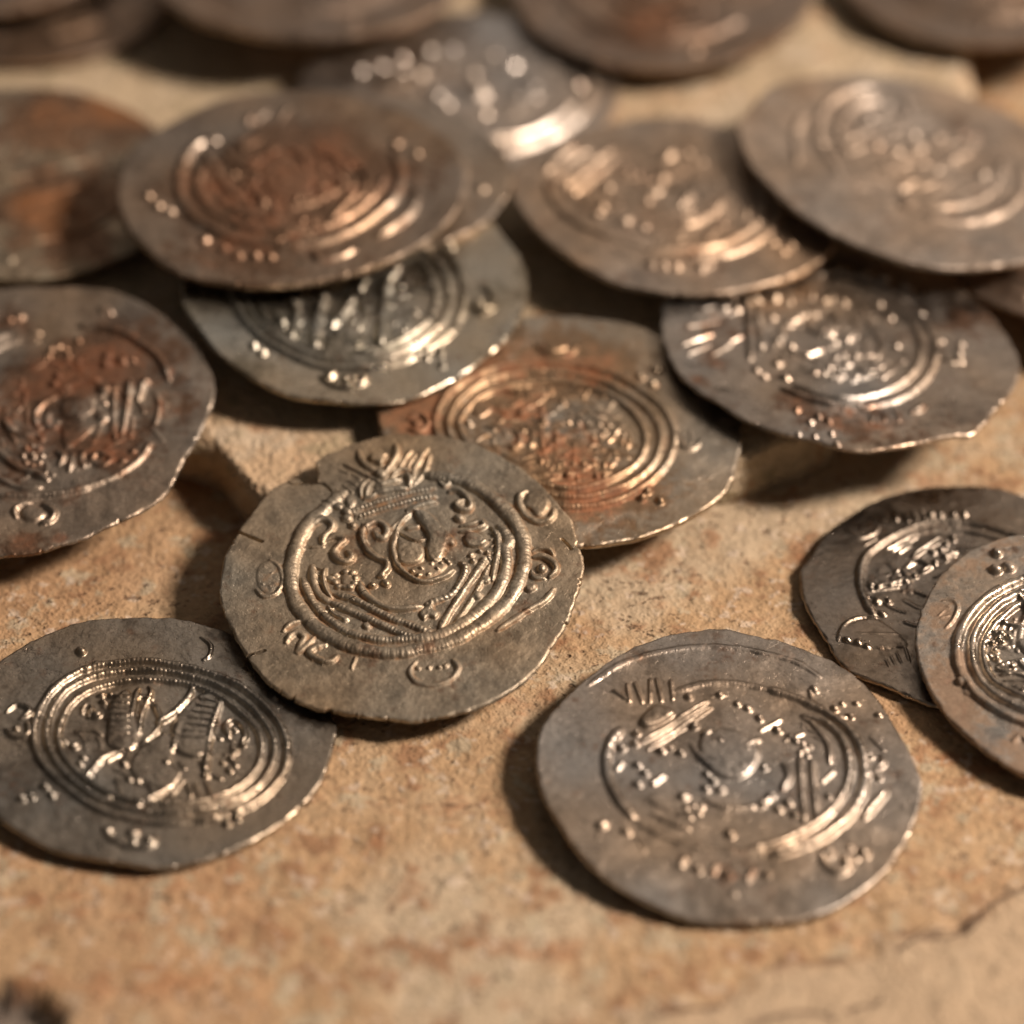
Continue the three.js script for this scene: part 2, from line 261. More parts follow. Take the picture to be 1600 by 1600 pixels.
  for (const f of o.feats) {
    const P = f.local ? f.pts : f.pts.map(loc);
    if (f.t === 's') {
      const id = f.h < 0 ? 0 : newId(f.name), s = smooth(P, f.closed, 0.12); if (f.closed) s.push(s[0]); let len = 0, tot = 0; for (let i = 0; i < s.length - 1; i++) tot += Math.hypot(s[i + 1][0] - s[i][0], s[i + 1][1] - s[i][1]);
      for (let i = 0; i < s.length - 1; i++) { const l = Math.hypot(s[i + 1][0] - s[i][0], s[i + 1][1] - s[i][1]); const tp = f.closed || f.h < 0 ? 1 : Math.min(1, 0.62 + 0.38 * Math.min(len, tot - len) / 0.5); const wv = f.w * tp * (1 + 0.13 * vn(len / 0.7 + sd, f.w * 40) + 0.10 * vn(len / 0.22 + sd, f.w * 71)); stamp(s[i], s[i + 1], len, len + l, wv, f.h * tp * (1 + 0.14 * vn(len / 1.1 + sd + 5, f.h * 50)), f.reed, id); len += l; }
    } else if (f.t === 'd') { for (const p of P) { const id = newId(f.name); const e = (rnd() - 0.5) * f.r * 0.5, g = (rnd() - 0.5) * f.r * 0.5; stamp([p[0] - e, p[1] - g], [p[0] + e, p[1] + g], 0, 0, f.r * (0.85 + 0.3 * rnd()), f.h * (0.85 + 0.3 * rnd()), 0, id); } }
    else {
      const id = newId(f.name), s = smooth(P, true, 0.12); let ax = 1e9, bx = -1e9, az = 1e9, bz = -1e9; for (const p of s) { ax = Math.min(ax, p[0]); bx = Math.max(bx, p[0]); az = Math.min(az, p[1]); bz = Math.max(bz, p[1]); }
      for (let j = Math.max(0, Math.floor(gi(az - mz))); j <= Math.min(N - 1, gi(bz - mz)); j++) for (let i = Math.max(0, Math.floor(gi(ax - mx))); i <= Math.min(N - 1, gi(bx - mx)); i++) {
        const X = i * RES - half + mx, Z = j * RES - half + mz; let inn = false, d2 = 1e9;
        for (let a = 0, b = s.length - 1; a < s.length; b = a++) { const A = s[a], B = s[b]; if ((A[1] > Z) !== (B[1] > Z) && X < (B[0] - A[0]) * (Z - A[1]) / (B[1] - A[1]) + A[0]) inn = !inn; const e = (A[0] - X) ** 2 + (A[1] - Z) ** 2; if (e < d2) d2 = e; }
        if (!inn) continue; const d = Math.sqrt(d2), e = Math.min(1, d / 0.22), v = f.h * Math.sqrt(1 - (1 - e) * (1 - e)) * (1 + 0.25 * Math.min(1, d / 0.9) + 0.12 * fbm(X / 0.4 + sd, Z / 0.4, 2)), k = j * N + i;
        if (v > H[k]) { H[k] = v; if (v > 0.25 * f.h) ID[k] = id; }
      }
    }
  }
  if (o.clutter) {                                                     // small worn strokes of the die between the main motifs
    const [c, x, y, R, cnt] = o.clutter, [m0] = q(c, x, y).map(loc), id = newId('worn_detail');
    for (let k = 0; k < cnt; k++) {
      const a = rnd() * 6.283, d = R * Math.sqrt(rnd()), p = [m0[0] + d * Math.cos(a), m0[1] + d * Math.sin(a)], t = rnd() < 0.6 ? a + 1.57 + (rnd() - 0.5) : rnd() * 6.283, l = 0.25 + 0.9 * rnd(), b = (rnd() - 0.5) * 1.4, w = 0.09 + 0.11 * rnd(), h = 0.05 + 0.10 * rnd();
      const s = smooth([p, [p[0] + l * Math.cos(t), p[1] + l * Math.sin(t)], [p[0] + l * Math.cos(t) + l * Math.cos(t + b), p[1] + l * Math.sin(t) + l * Math.sin(t + b)]], false, 0.12);
      for (let i = 0; i < s.length - 1; i++) stamp(s[i], s[i + 1], i * 0.12, i * 0.12 + 0.12, w, h, rnd() < 0.5 ? 0.26 : 0, id);
    }
  }
  // strike wear: patches where the relief is weak, then soften
  const wear = o.wear ?? 0.35;
  for (let j = 0; j < N; j++) for (let i = 0; i < N; i++) { const k = j * N + i; if (!H[k]) continue; const X = i * RES, Z = j * RES; H[k] *= 1 - wear * sst(-0.05, 0.5, fbm(X / 5.5 + sd, Z / 5.5, 2)) + 0.06 * fbm(X / 0.3, Z / 0.3 + sd, 2); }
  const blur = (r) => { const t = new Float32Array(N * N), w = 2 * r + 1; for (let j = 0; j < N; j++) { let s = 0; for (let i = -r; i < N + r; i++) { const a = i + r, b = i - r - 1; if (a < N) s += H[j * N + a]; if (b >= 0) s -= H[j * N + b]; if (i >= 0 && i < N) t[j * N + i] = s / w; } } for (let i = 0; i < N; i++) { let s = 0; for (let j = -r; j < N + r; j++) { const a = j + r, b = j - r - 1; if (a < N) s += t[a * N + i]; if (b >= 0) s -= t[b * N + i]; if (j >= 0 && j < N) H[j * N + i] = s / w; } } };
  blur(o.soft ?? 1); if (o.soft2) blur(o.soft2);
  { const keep = H.slice(); blur(3); blur(3); for (let i = 0; i < N * N; i++) H[i] = keep[i] + (o.merge ?? 0.28) * H[i]; }
  // broad relief around the motifs, for where dirt has settled
  const soft = H.slice(); { const keep = H.slice(); blur(7); blur(7); for (let i = 0; i < N * N; i++) soft[i] = H[i]; H.set(keep); }
  const samp = (A, x, z) => { const fx = clamp((x - mx + half) / RES, 0, N - 2), fz = clamp((z - mz + half) / RES, 0, N - 2), i = fx | 0, j = fz | 0, a = fx - i, b = fz - j, k = j * N + i; return (A[k] * (1 - a) + A[k + 1] * a) * (1 - b) + (A[k + N] * (1 - a) + A[k + N + 1] * a) * b; };
  const bend = o.bend ?? 0.16, dish = o.dish ?? 0.0;
  const base = (x, z) => bend * (fbm(x / 9 + sd, z / 9 + 2 * sd, 2) + 0.35 * fbm(x / 3.2 + sd, z / 3.2, 2)) + 0.026 * fbm(x / 0.8, z / 0.8 + sd, 2) + 0.010 * fbm(x / 0.25 + 3, z / 0.25 + sd, 2) + dish * (((x - mx) ** 2 + (z - mz) ** 2) / 144 - 0.5);
  // surface matter
  const rust = (o.rust ?? []).map(([c, x, y, r, s]) => { const [p] = q(c, x, y), l = loc(p), e = loc([p[0] + r * c[2], p[1]]); return [l[0], l[1], Math.hypot(e[0] - l[0], e[1] - l[1]), s]; });
  const creep = o.creep ?? 0.15;
  const stain = (x, z) => {                                            // iron-brown deposit, 0..1
    let b = 0; for (const r of rust) { const d = Math.hypot(x - r[0], z - r[1]) / r[2]; if (d < 1.6) b += r[3] * (1 - sst(0.3, 1.6, d)); }
    const s = samp(soft, x, z), lo = sst(0.025, 0.08, s) * (1 - sst(0.05, 0.20, samp(H, x, z)));
    const nz = fbm(x / 1.3 + sd, z / 1.3 + 7, 3) * 0.6 + 0.55 * fbm(x / 0.42 + sd, z / 0.42, 3);
    return clamp(1.15 * sst(0.4, 1.2, b * 0.75 + 0.9 * nz) * (0.35 + 0.65 * lo) + sst(0.9, 1.5, b + 0.7 * nz) * 0.35, 0, 1) + creep * lo * sst(-0.25, 0.35, nz) * 0.8 * (b > 0.05 ? 0.6 : 1);
  };
  const toneOf = (x, z) => { let b = 0; for (const r of rust) { const d = Math.hypot(x - r[0], z - r[1]) / r[2]; if (d < 2.2) b += r[3] * (1 - sst(0.2, 2.2, d)); } return 0.85 * sst(0.25, 1.25, b + 0.75 * fbm(x / 1.7 + sd, z / 1.7, 3) + 0.6 * fbm(x / 0.45, z / 0.45 + sd, 3)); };
  const dark = (x, z) => sst(0.05, 0.6, fbm(x / 3.4 + 2 * sd, z / 3.4, 4) + 0.3 * fbm(x / 0.5, z / 0.5 + sd, 2));
  const dustOf = (x, z) => (o.dust ?? 0) * sst(-0.5, 0.35, fbm(x / 2.2 + sd, z / 2.2 + 50, 4) + 0.35 * fbm(x / 0.35, z / 0.35 + 9, 2)) * (o.dustRim ? sst(o.dustRim - 0.8, o.dustRim + 0.8, Math.hypot(x - mx - (o.dustC?.[0] ?? 0), z - mz - (o.dustC?.[1] ?? 0)) + fbm(x / 1.5, z / 1.5 + 4, 2)) : 1);
  const met = o.metal ?? [0.50, 0.455, 0.385], tar = o.tarnish ?? [0.30, 0.265, 0.215], rc = o.rustColor ?? [0.21, 0.088, 0.038], dc = o.dustColor ?? [0.30, 0.215, 0.145], bc = o.brown ?? [0.245, 0.14, 0.085];
  const color = (x, z, out) => {
    const d = dark(x, z), r = Math.min(1, stain(x, z)), u = dustOf(x, z), f = 1 + 0.10 * fbm(x / 0.16, z / 0.16 + sd, 2), g = fbm(x / 6 + sd + 3, z / 6, 2), br = toneOf(x, z);
    for (let e = 0; e < 3; e++) { let v = mix(met[e] * 1.06, tar[e], 0.92 * d); v *= 1 + g * [0.10, -0.02, -0.16][e]; v = mix(v, bc[e], br); v = mix(v, dc[e], 0.75 * u); v = mix(v, rc[e] * (1 + 0.5 * fbm(x / 0.4 + 9, z / 0.4, 2)), r); out.push(v * f); }
  };
  const TN = o.tn ?? 384, orm = new Uint8Array(TN * TN * 4), rb = o.rough ?? 0.36;
  for (let j = 0; j < TN; j++) for (let i = 0; i < TN; i++) {
    const x = ((i + 0.5) / TN - 0.5) * UVS + mx, z = ((j + 0.5) / TN - 0.5) * UVS + mz, k = (j * TN + i) * 4; if (Math.hypot(x - mx, z - mz) > Rmax + 0.3) { orm[k + 1] = 128; orm[k + 2] = 255; orm[k + 3] = 255; continue; }
    const r = Math.min(1, stain(x, z)), u = dustOf(x, z), d = dark(x, z);
    orm[k] = 255; orm[k + 1] = 255 * clamp(mix(rb + 0.10 * d + 0.17 * fbm(x / 1.1, z / 1.1 + sd, 3) + 0.22 * u + 0.065, 0.70, r), 0.12, 1); orm[k + 2] = 255 * clamp(1 - 0.75 * r - 0.45 * u, 0, 1); orm[k + 3] = 255;
  }
  const ormT = tex(orm, TN, TN, false);
  const bump = microB.clone(); bump.repeat.set(UVS / 9, UVS / 9); bump.needsUpdate = true; const speck = microC.clone(); speck.repeat.set(UVS / 9, UVS / 9); speck.offset.set(rnd(), rnd()); speck.needsUpdate = true;
  const mat = new THREE.MeshStandardMaterial({ vertexColors: true, map: speck, roughness: 1, metalness: 1, roughnessMap: ormT, metalnessMap: ormT, bumpMap: bump, bumpScale: 0.00009 * (o.grain ?? 1) });
  // top surface
  const n1 = o.n, V = n1 + 1, pos = new Float32Array(V * V * 3), nor = new Float32Array(V * V * 3), cols = [];
  for (let j = 0; j <= n1; j++) for (let i = 0; i <= n1; i++) {
    const a = 2 * i / n1 - 1, b = 2 * j / n1 - 1; let r, ph; if (a === 0 && b === 0) { r = 0; ph = 0; } else if (Math.abs(a) > Math.abs(b)) { r = a; ph = Math.PI / 4 * b / a; } else { r = b; ph = Math.PI / 2 - Math.PI / 4 * a / b; }
    if (r < 0) { r = -r; ph += Math.PI; }
    const R = Rof(ph), x = mx + r * R * Math.cos(ph), z = mz + r * R * Math.sin(ph), e = (1 - r) * R, k = (j * V + i) * 3;
    let y = T2 + base(x, z) + samp(H, x, z) - samp(CUT, x, z); y -= 0.075 * Math.pow(clamp(1 - e / 0.13, 0, 1), 2) * (1 + 0.8 * vn(ph * 19 + sd, 3));
    pos[k] = x * MM; pos[k + 1] = y * MM; pos[k + 2] = z * MM; color(x, z, cols);
  }
  const P = (k, e) => pos[3 * k + e];
  const faces = parts.map(() => []);
  for (let j = 0; j < n1; j++) for (let i = 0; i < n1; i++) {
    const a = j * V + i, b = a + 1, c = a + V, d = c + 1, cxm = (P(a, 0) + P(d, 0)) * 500, czm = (P(a, 2) + P(d, 2)) * 500;
    const id = ID[clamp(Math.round((czm - mz + half) / RES), 0, N - 1) * N + clamp(Math.round((cxm - mx + half) / RES), 0, N - 1)];
    const diag = (i < n1 / 2) === (j < n1 / 2); const tri = diag ? [a, c, b, b, c, d] : [a, c, d, a, d, b];
    faces[id].push(...tri);
    for (let t = 0; t < 6; t += 3) { const [p, s, u] = [tri[t], tri[t + 1], tri[t + 2]]; const ux = P(s, 0) - P(p, 0), uy = P(s, 1) - P(p, 1), uz = P(s, 2) - P(p, 2), vx = P(u, 0) - P(p, 0), vy = P(u, 1) - P(p, 1), vz = P(u, 2) - P(p, 2); const X = uy * vz - uz * vy, Y = uz * vx - ux * vz, Z = ux * vy - uy * vx; for (const w of [p, s, u]) { nor[3 * w] += X; nor[3 * w + 1] += Y; nor[3 * w + 2] += Z; } }
  }
  const g0 = new THREE.Group(); g0.name = numbered(o.name); g0.position.copy(C); g0.quaternion.copy(Q); g0.userData = { label: o.label, category: 'coin', group: 'hammered silver coins heaped on the stone' };
  const remap = new Int32Array(V * V);
  parts.forEach((name, pi) => {
    const F = faces[pi]; if (F.length < 18) { if (pi && F.length) faces[0].push(...F); if (pi) return; }
  });
  for (let pi = parts.length - 1; pi >= 0; pi--) {
    const F = faces[pi]; if (pi && F.length < 18) continue;
    remap.fill(-1); const p3 = [], n3 = [], c3 = [], u2 = [], ix = [];
    for (const k of F) { if (remap[k] < 0) { remap[k] = p3.length / 3; p3.push(P(k, 0), P(k, 1), P(k, 2)); const l = Math.hypot(nor[3 * k], nor[3 * k + 1], nor[3 * k + 2]) || 1; n3.push(nor[3 * k] / l, nor[3 * k + 1] / l, nor[3 * k + 2] / l); c3.push(cols[3 * k], cols[3 * k + 1], cols[3 * k + 2]); u2.push((P(k, 0) * 1000 - mx) / UVS + 0.5, (P(k, 2) * 1000 - mz) / UVS + 0.5); } ix.push(remap[k]); }
    if (pi === 0) {                                                    // edge and underside belong to the flan
      const per = []; for (let i = 0; i < n1; i++) per.push(i); for (let j = 0; j < n1; j++) per.push(j * V + n1); for (let i = n1; i > 0; i--) per.push(n1 * V + i); for (let j = n1; j > 0; j--) per.push(j * V);
      const M = per.length, sp = [], si = [], sc = [], T = 2 * T2;
      const rowsN = 6; for (let r = 0; r < rowsN; r++) for (let i = 0; i < M; i++) {
        const k = per[i], x = P(k, 0) * 1000, z = P(k, 2) * 1000, ph = Math.atan2(z - mz, x - mx); const outw = [0, 0.05, 0.03, -0.12, -4, -9][r] + (r === 1 || r === 2 ? 0.035 * vn(ph * 60, r + sd) : 0); const X = x + outw * Math.cos(ph), Z = z + outw * Math.sin(ph);
        const th = T * (0.95 + 0.12 * vn(ph * 4 + sd, 1)); const yt = P(k, 1) * 1000; const y = r === 0 ? yt : r === 1 ? yt - 0.12 : r === 2 ? yt - th * 0.72 + 0.13 : T2 + base(X, Z) - th;
        sp.push(X * MM, y * MM, Z * MM); if (r < 3) sc.push(cols[3 * k], cols[3 * k + 1], cols[3 * k + 2]); else sc.push(tar[0], tar[1], tar[2]);
      }
      const cI = sp.length / 3; sp.push(mx * MM, (base(mx, mz) - T2) * MM, mz * MM); sc.push(tar[0], tar[1], tar[2]);
      for (let i = 0; i < M; i++) { const j = (i + 1) % M; for (let r = 0; r < rowsN - 1; r++) { const a = r * M + i, b = r * M + j, c = a + M, d = b + M; si.push(a, b, c, b, d, c); } si.push((rowsN - 1) * M + i, (rowsN - 1) * M + j, cI); }
      const sg = new THREE.BufferGeometry(); sg.setAttribute('position', new THREE.Float32BufferAttribute(sp, 3)); sg.setIndex(si); sg.computeVertexNormals(); const sn = sg.attributes.normal.array, off = p3.length / 3;
      for (let k = 0; k < sp.length; k += 3) { p3.push(sp[k], sp[k + 1], sp[k + 2]); n3.push(sn[k], sn[k + 1], sn[k + 2]); c3.push(sc[k], sc[k + 1], sc[k + 2]); u2.push((sp[k] * 1000 - mx) / UVS + 0.5, (sp[k + 2] * 1000 - mz) / UVS + 0.5 + sp[k + 1] * 20); }
      for (const k of si) ix.push(off + k);
    }
    const g = new THREE.BufferGeometry(); g.setAttribute('position', new THREE.Float32BufferAttribute(p3, 3)); g.setAttribute('normal', new THREE.Float32BufferAttribute(n3, 3)); g.setAttribute('color', new THREE.Float32BufferAttribute(c3, 3)); g.setAttribute('uv', new THREE.Float32BufferAttribute(u2, 2)); g.setIndex(ix);
    triangles += ix.length / 3;
    const m = new THREE.Mesh(g, mat); m.name = parts[pi]; m.castShadow = m.receiveShadow = true; g0.add(m);
  }
  scene.add(g0);
}

// crops of the photograph that the motifs were traced on: [x, y, photo pixels per unit]
const P1 = [320, 640, 0.3875], Q1 = [440, 680, 0.15], Q2 = [660, 680, 0.15], Q3 = [420, 860, 0.15], Q4 = [640, 840, 0.15];
const cL = [820, 960, 0.4], cJ = [0, 940, 0.3375], cF = [560, 460, 0.4], cI = [1000, 380, 0.375], cM = [1220, 730, 0.3125], cA = [0, 420, 0.3], cC = [260, 300, 0.375], cB = [0, 0, 0.5], cE = [760, 0, 0.525], cD = [450, 0, 0.34375];

// --- the bust coin in focus
coin({
  name: 'bust_coin', label: 'olive-grey silver coin with a sharp crowned bust and a torn notch in its rim', n: 440, res: 0.026, h: 3.7, tilt: [-0.05, 0.17], thick: 0.5, bend: 0.14, wear: 0.15, soft: 1, rough: 0.48, creep: 0.95, rustColor: [0.26, 0.14, 0.06], metal: [0.45, 0.38, 0.285], tarnish: [0.28, 0.235, 0.175], grain: 1.2, merge: 0.15, ragged: 1.3, tn: 512,
  outline: q(P1, 740, 100, 860, 100, 960, 105, 1080, 135, 1180, 180, 1280, 240, 1380, 330, 1440, 400, 1480, 450, 1500, 520, 1525, 600, 1520, 680, 1490, 770, 1460, 860, 1400, 950, 1340, 1040, 1250, 1120, 1120, 1190, 1000, 1230, 850, 1255, 760, 1245, 640, 1235, 520, 1215, 440, 1200, 330, 1150, 240, 1080, 170, 990, 130, 920, 90, 840, 60, 740, 70, 650, 90, 570, 130, 500, 200, 400, 260, 330, 330, 285, 390, 270, 412, 238, 470, 190, 560, 150, 650, 120),
  notches: [[q(P1, 425, 262)[0], 0.9, 1.5], [q(P1, 500, 1213)[0], 0.3, 0.25], [q(P1, 1520, 540)[0], 0.3, 0.2], [q(P1, 172, 990)[0], 0.12, 0.5], [q(P1, 150, 495)[0], 0.10, 0.4], [q(P1, 1240, 200)[0], 0.6, 0.12]],
  rust: [[Q1, 700, 1100, 200, 0.5], [Q1, 800, 1000, 160, 0.45], [Q3, 950, 80, 160, 0.5], [Q2, 330, 1060, 140, 0.5], [Q4, 520, 120, 160, 0.5], [Q4, 1100, 650, 170, 0.45], [Q4, 100, 1130, 200, 0.4], [Q2, 1350, 760, 110, 0.4]],
  feats: [
    ring(0.50, 0.30, [...q(Q1, 640, 600, 540, 690, 420, 790, 300, 900, 210, 1030, 150, 1170), ...q(Q3, 240, 130, 225, 250, 235, 400, 280, 540, 370, 670, 490, 800, 640, 900, 800, 980, 1000, 1040, 1200, 1075, 1400, 1070), ...q(Q4, 60, 1170, 250, 1130, 420, 1085, 560, 1020, 720, 920, 850, 820, 980, 700, 1080, 560, 1150, 400, 1190, 250, 1190, 100), ...q(Q2, 1030, 1050, 960, 900, 880, 800, 760, 690, 620, 590, 480, 510, 330, 460, 180, 430, 60, 420)], 0.30),
    ring(0.42, 0.29, [...q(Q2, 800, 950, 860, 1020, 900, 1110), ...q(Q4, 990, 100, 1005, 250, 980, 400, 920, 540, 830, 670, 700, 790, 560, 890, 400, 980, 250, 1035, 60, 1060)], 0.30),
    ring(0.30, 0.26, q(Q3, 350, 300, 400, 420, 460, 540, 560, 660, 680, 760, 820, 850, 1000, 910, 1200, 940, 1400, 935, 1580, 920), 0.26),
    // crown
    st('crown#c', 0.24, 0.20, q(Q1, 800, 170, 830, 260, 900, 330, 990, 375)), st('crown#c', 0.28, 0.28, q(Q1, 1190, 110, 1200, 190, 1165, 280, 1115, 350, 1080, 395)), fl('star', 0.24, q(Q1, 905, 240, 940, 190, 1010, 180, 1060, 190, 1110, 205, 1080, 250, 1060, 300, 1020, 320, 980, 290, 930, 280)), ds('pellet', 0.40, 0.36, q(Q1, 1035, 415)),
    ...[[640, 300, 830, 390, 1030, 490], [700, 380, 820, 460], [690, 470, 780, 520], [640, 520, 740, 600], [610, 360, 700, 400]].map((p) => st('wing#l', 0.13, 0.14, q(Q1, ...p))), st('wing#l', 0.2, 0.26, q(Q1, 900, 470, 830, 560, 830, 640)), st('wing#l', 0.22, 0.26, q(Q1, 940, 490, 900, 570, 880, 640)), st('wing#l', 0.18, 0.2, q(Q1, 1000, 580, 950, 640, 860, 670)),
    st('crown#b', 0.26, 0.26, q(Q1, 980, 540, 1100, 500, 1220, 470)), st('crown#b', 0.28, 0.28, q(Q1, 990, 610, 1150, 570, 1290, 560)),
    ...[[1350, 170, 1290, 250, 1230, 330], [1400, 210, 1350, 280, 1310, 350], [1520, 140, 1440, 270, 1380, 370, 1380, 450], [1550, 200, 1520, 310, 1470, 420, 1380, 510], [1470, 160, 1410, 270, 1350, 360]].map((p) => st('wing#r', 0.15, 0.19, q(Q1, ...p))), st('wing#r', 0.22, 0.26, q(Q1, 1240, 430, 1310, 420, 1340, 480, 1330, 530)), st('wing#r', 0.2, 0.22, q(Q1, 1340, 370, 1270, 355, 1200, 380, 1150, 440)),
    st('diadem', 0.19, 0.24, q(Q1, 750, 785, 900, 740, 1100, 680, 1300, 620, 1480, 580, 1590, 560), 0.29), st('diadem', 0.20, 0.25, q(Q1, 780, 860, 900, 825, 1050, 778, 1250, 722, 1430, 675, 1600, 645), 0.29), st('diadem', 0.24, 0.25, q(Q1, 1310, 790, 1430, 750, 1540, 715, 1610, 710)),
    ds('pellet', 0.34, 0.28, q(Q1, 590, 750, 680, 800, 680, 870)), ds('pellet', 0.27, 0.28, q(Q1, 740, 945)), fl('ribbon_end', 0.14, q(Q1, 660, 660, 710, 630, 770, 690, 740, 750, 680, 740)),
    // legend on the left
    st('inscription#l', 0.27, 0.27, q(Q1, 310, 950, 390, 885, 470, 880, 530, 930, 505, 1000, 440, 1060, 425, 1120)), st('inscription#l', 0.22, 0.2, q(Q1, 315, 1165, 430, 1160)), st('inscription#l', 0.27, 0.29, q(Q1, 480, 1090, 560, 1045, 650, 1090, 590, 1150, 550, 1220, 590, 1300, 680, 1320, 730, 1275, 690, 1210)), st('inscription#l', 0.22, 0.24, q(Q3, 640, 20, 700, 90, 800, 110, 860, 70)),
    // hair, face
    st('hair_curl', 0.25, 0.29, [...q(Q1, 965, 1010, 1000, 1060, 1060, 1075, 1100, 1020, 1075, 950, 1000, 910, 900, 940, 840, 1010, 850, 1110, 910, 1220, 1010, 1290), ...q(Q3, 1230, 130, 1225, 210, 1150, 280)]), ds('hair_curl#d', 0.22, 0.28, q(Q3, 1180, 270)),
    st('face#o', 0.22, 0.27, [...q(Q1, 1200, 1000, 1180, 1080, 1160, 1180, 1180, 1300), ...q(Q3, 1330, 150, 1400, 230, 1500, 300, 1600, 335), ...q(Q4, 250, 450, 380, 400, 450, 345)]),
    st('face#w', 0.12, 0.18, q(Q1, 1130, 985, 1210, 920, 1310, 820)), st('face#w', 0.12, 0.2, q(Q1, 1190, 1000, 1260, 900, 1350, 820)), st('face#w', 0.11, 0.2, q(Q1, 1210, 1010, 1300, 1060, 1400, 1105, 1500, 1090)), st('eye', 0.32, 0.27, q(Q1, 1320, 975, 1410, 960)),
    fl('face#n', 0.27, q(Q2, -80, 800, 20, 800, 110, 860, 200, 950, 290, 1050, 345, 1110, 330, 1155, 260, 1160, 240, 1210, 200, 1300, 130, 1340, 60, 1300, 40, 1200, 60, 1100, 20, 1000, -50, 900)), fl('face#k', 0.23, q(Q1, 1215, 1070, 1300, 1110, 1420, 1140, 1480, 1190, 1490, 1260, 1440, 1330, 1330, 1360, 1230, 1340, 1200, 1220)),
    ds('beard#b', 0.17, 0.22, q(Q4, 30, 360, 120, 330, 230, 280, 330, 270, 400, 260, 290, 330, 200, 390, 370, 230, 100, 400, 250, 200, 370, 130)), fl('beard#f', 0.1, q(Q4, 0, 340, 120, 280, 260, 240, 400, 240, 350, 340, 200, 420, 60, 400)),
    // neck, shoulders
    st('necklace', 0.26, 0.25, q(Q3, 950, 340, 970, 420, 1060, 510, 1200, 590, 1350, 615, 1580, 590)), st('necklace', 0.26, 0.26, q(Q4, 180, 695, 300, 650, 440, 590, 520, 490, 570, 400, 580, 310, 535, 270), 0.33), ds('pellet', 0.30, 0.27, q(Q3, 1085, 370, 1220, 350)),
    ds('floret#a', 0.24, 0.24, q(Q3, 690, 260, 690, 330, 730, 380, 790, 390, 800, 225, 870, 235, 905, 290, 890, 350, 845, 390, 640, 300)), fl('floret#a', 0.13, q(Q3, 760, 270, 840, 250, 890, 310, 850, 370, 770, 360)),
    st('shoulder_strap', 0.27, 0.25, [...q(Q3, 690, 460, 850, 500, 1000, 570, 1150, 650, 1300, 720, 1450, 770), ...q(Q4, 130, 960, 215, 985)], 0.28), st('shoulder_strap', 0.27, 0.26, q(Q3, 640, 540, 800, 610, 1000, 700, 1200, 790, 1400, 880, 1560, 915), 0.26), st('shoulder_strap', 0.25, 0.27, q(Q4, 800, 210, 700, 360, 600, 510, 500, 660, 400, 810, 320, 950), 0.27), st('shoulder_strap', 0.18, 0.22, q(Q4, 830, 290, 745, 480, 640, 660, 560, 780, 480, 890), 0.3),
    st('wing#s', 0.28, 0.2, q(Q3, 450, 160, 460, 300, 500, 420, 560, 490, 640, 540)), st('wing#s', 0.17, 0.27, q(Q3, 590, 190, 570, 300, 600, 420, 650, 490)), ...[[480, 170, 570, 210], [470, 235, 560, 280], [480, 310, 560, 350]].map((p) => st('wing#s', 0.1, 0.25, q(Q3, ...p))),
    st('wing#t', 0.16, 0.2, q(Q3, 620, 580, 660, 650, 740, 690, 810, 715)), ds('pellet', 0.25, 0.2, q(Q3, 800, 715, 1020, 790)),
    st('wing#u', 0.22, 0.25, [...q(Q2, 720, 960, 780, 1050, 790, 1150), ...q(Q4, 920, 150, 890, 300, 865, 450)]), ...[[700, 1020, 760, 1000], [705, 1090, 780, 1060], [710, 1160, 790, 1120], [720, 1230, 790, 1190]].map((p) => st('wing#u', 0.1, 0.22, q(Q2, ...p))), ds('pellet', 0.33, 0.26, q(Q4, 710, 610, 800, 440)),
    st('inscription#r', 0.25, 0.26, q(Q2, 280, 600, 370, 580, 450, 640, 505, 720, 480, 785, 400, 780, 355, 730, 420, 690)), ds('inscription#r', 0.33, 0.28, q(Q2, 385, 870)), st('inscription#r', 0.22, 0.24, q(Q2, 400, 950, 520, 925, 600, 895, 640, 940, 560, 980, 400, 1010)), st('inscription#r', 0.17, 0.18, q(Q2, 180, 500, 230, 540, 280, 510)),
    fl('floret#b', 0.26, q(Q2, 430, 1070, 500, 1015, 600, 1035, 680, 1100, 640, 1150, 560, 1170, 470, 1160)), ds('floret#b', 0.19, 0.24, q(Q2, 510, 1250, 600, 1210, 680, 1220, 640, 1290, 530, 1310, 690, 1280)),
    fl('star', 0.23, q(Q4, 100, 800, 150, 740, 230, 700, 260, 760, 310, 790, 270, 850, 200, 830, 150, 870)),
    // margin
    st('crescent', 0.24, 0.20, q(Q2, 1080, 590, 1010, 640, 1020, 750, 1100, 860, 1230, 905, 1340, 870, 1370, 780)), fl('star', 0.15, q(Q2, 1050, 730, 1090, 620, 1200, 595, 1300, 660, 1320, 740, 1260, 830, 1185, 845, 1130, 780)),
    st('crescent', 0.16, 0.15, q(P1, 262, 605, 300, 635, 313, 690, 290, 738, 240, 753, 208, 725)), fl('star', 0.07, q(P1, 210, 650, 250, 610, 300, 640, 305, 700, 270, 740, 220, 720)), st('star', 0.09, 0.13, q(P1, 235, 640, 262, 650)), ds('star', 0.12, 0.13, q(P1, 235, 705, 262, 712, 240, 635, 270, 660)),
    st('crescent', 0.2, 0.17, q(P1, 850, 1020, 828, 1058, 850, 1098, 920, 1112, 990, 1090, 1022, 1045, 1000, 1010)), ds('star', 0.18, 0.16, q(P1, 860, 1045, 905, 1042, 945, 1040, 970, 1035)),
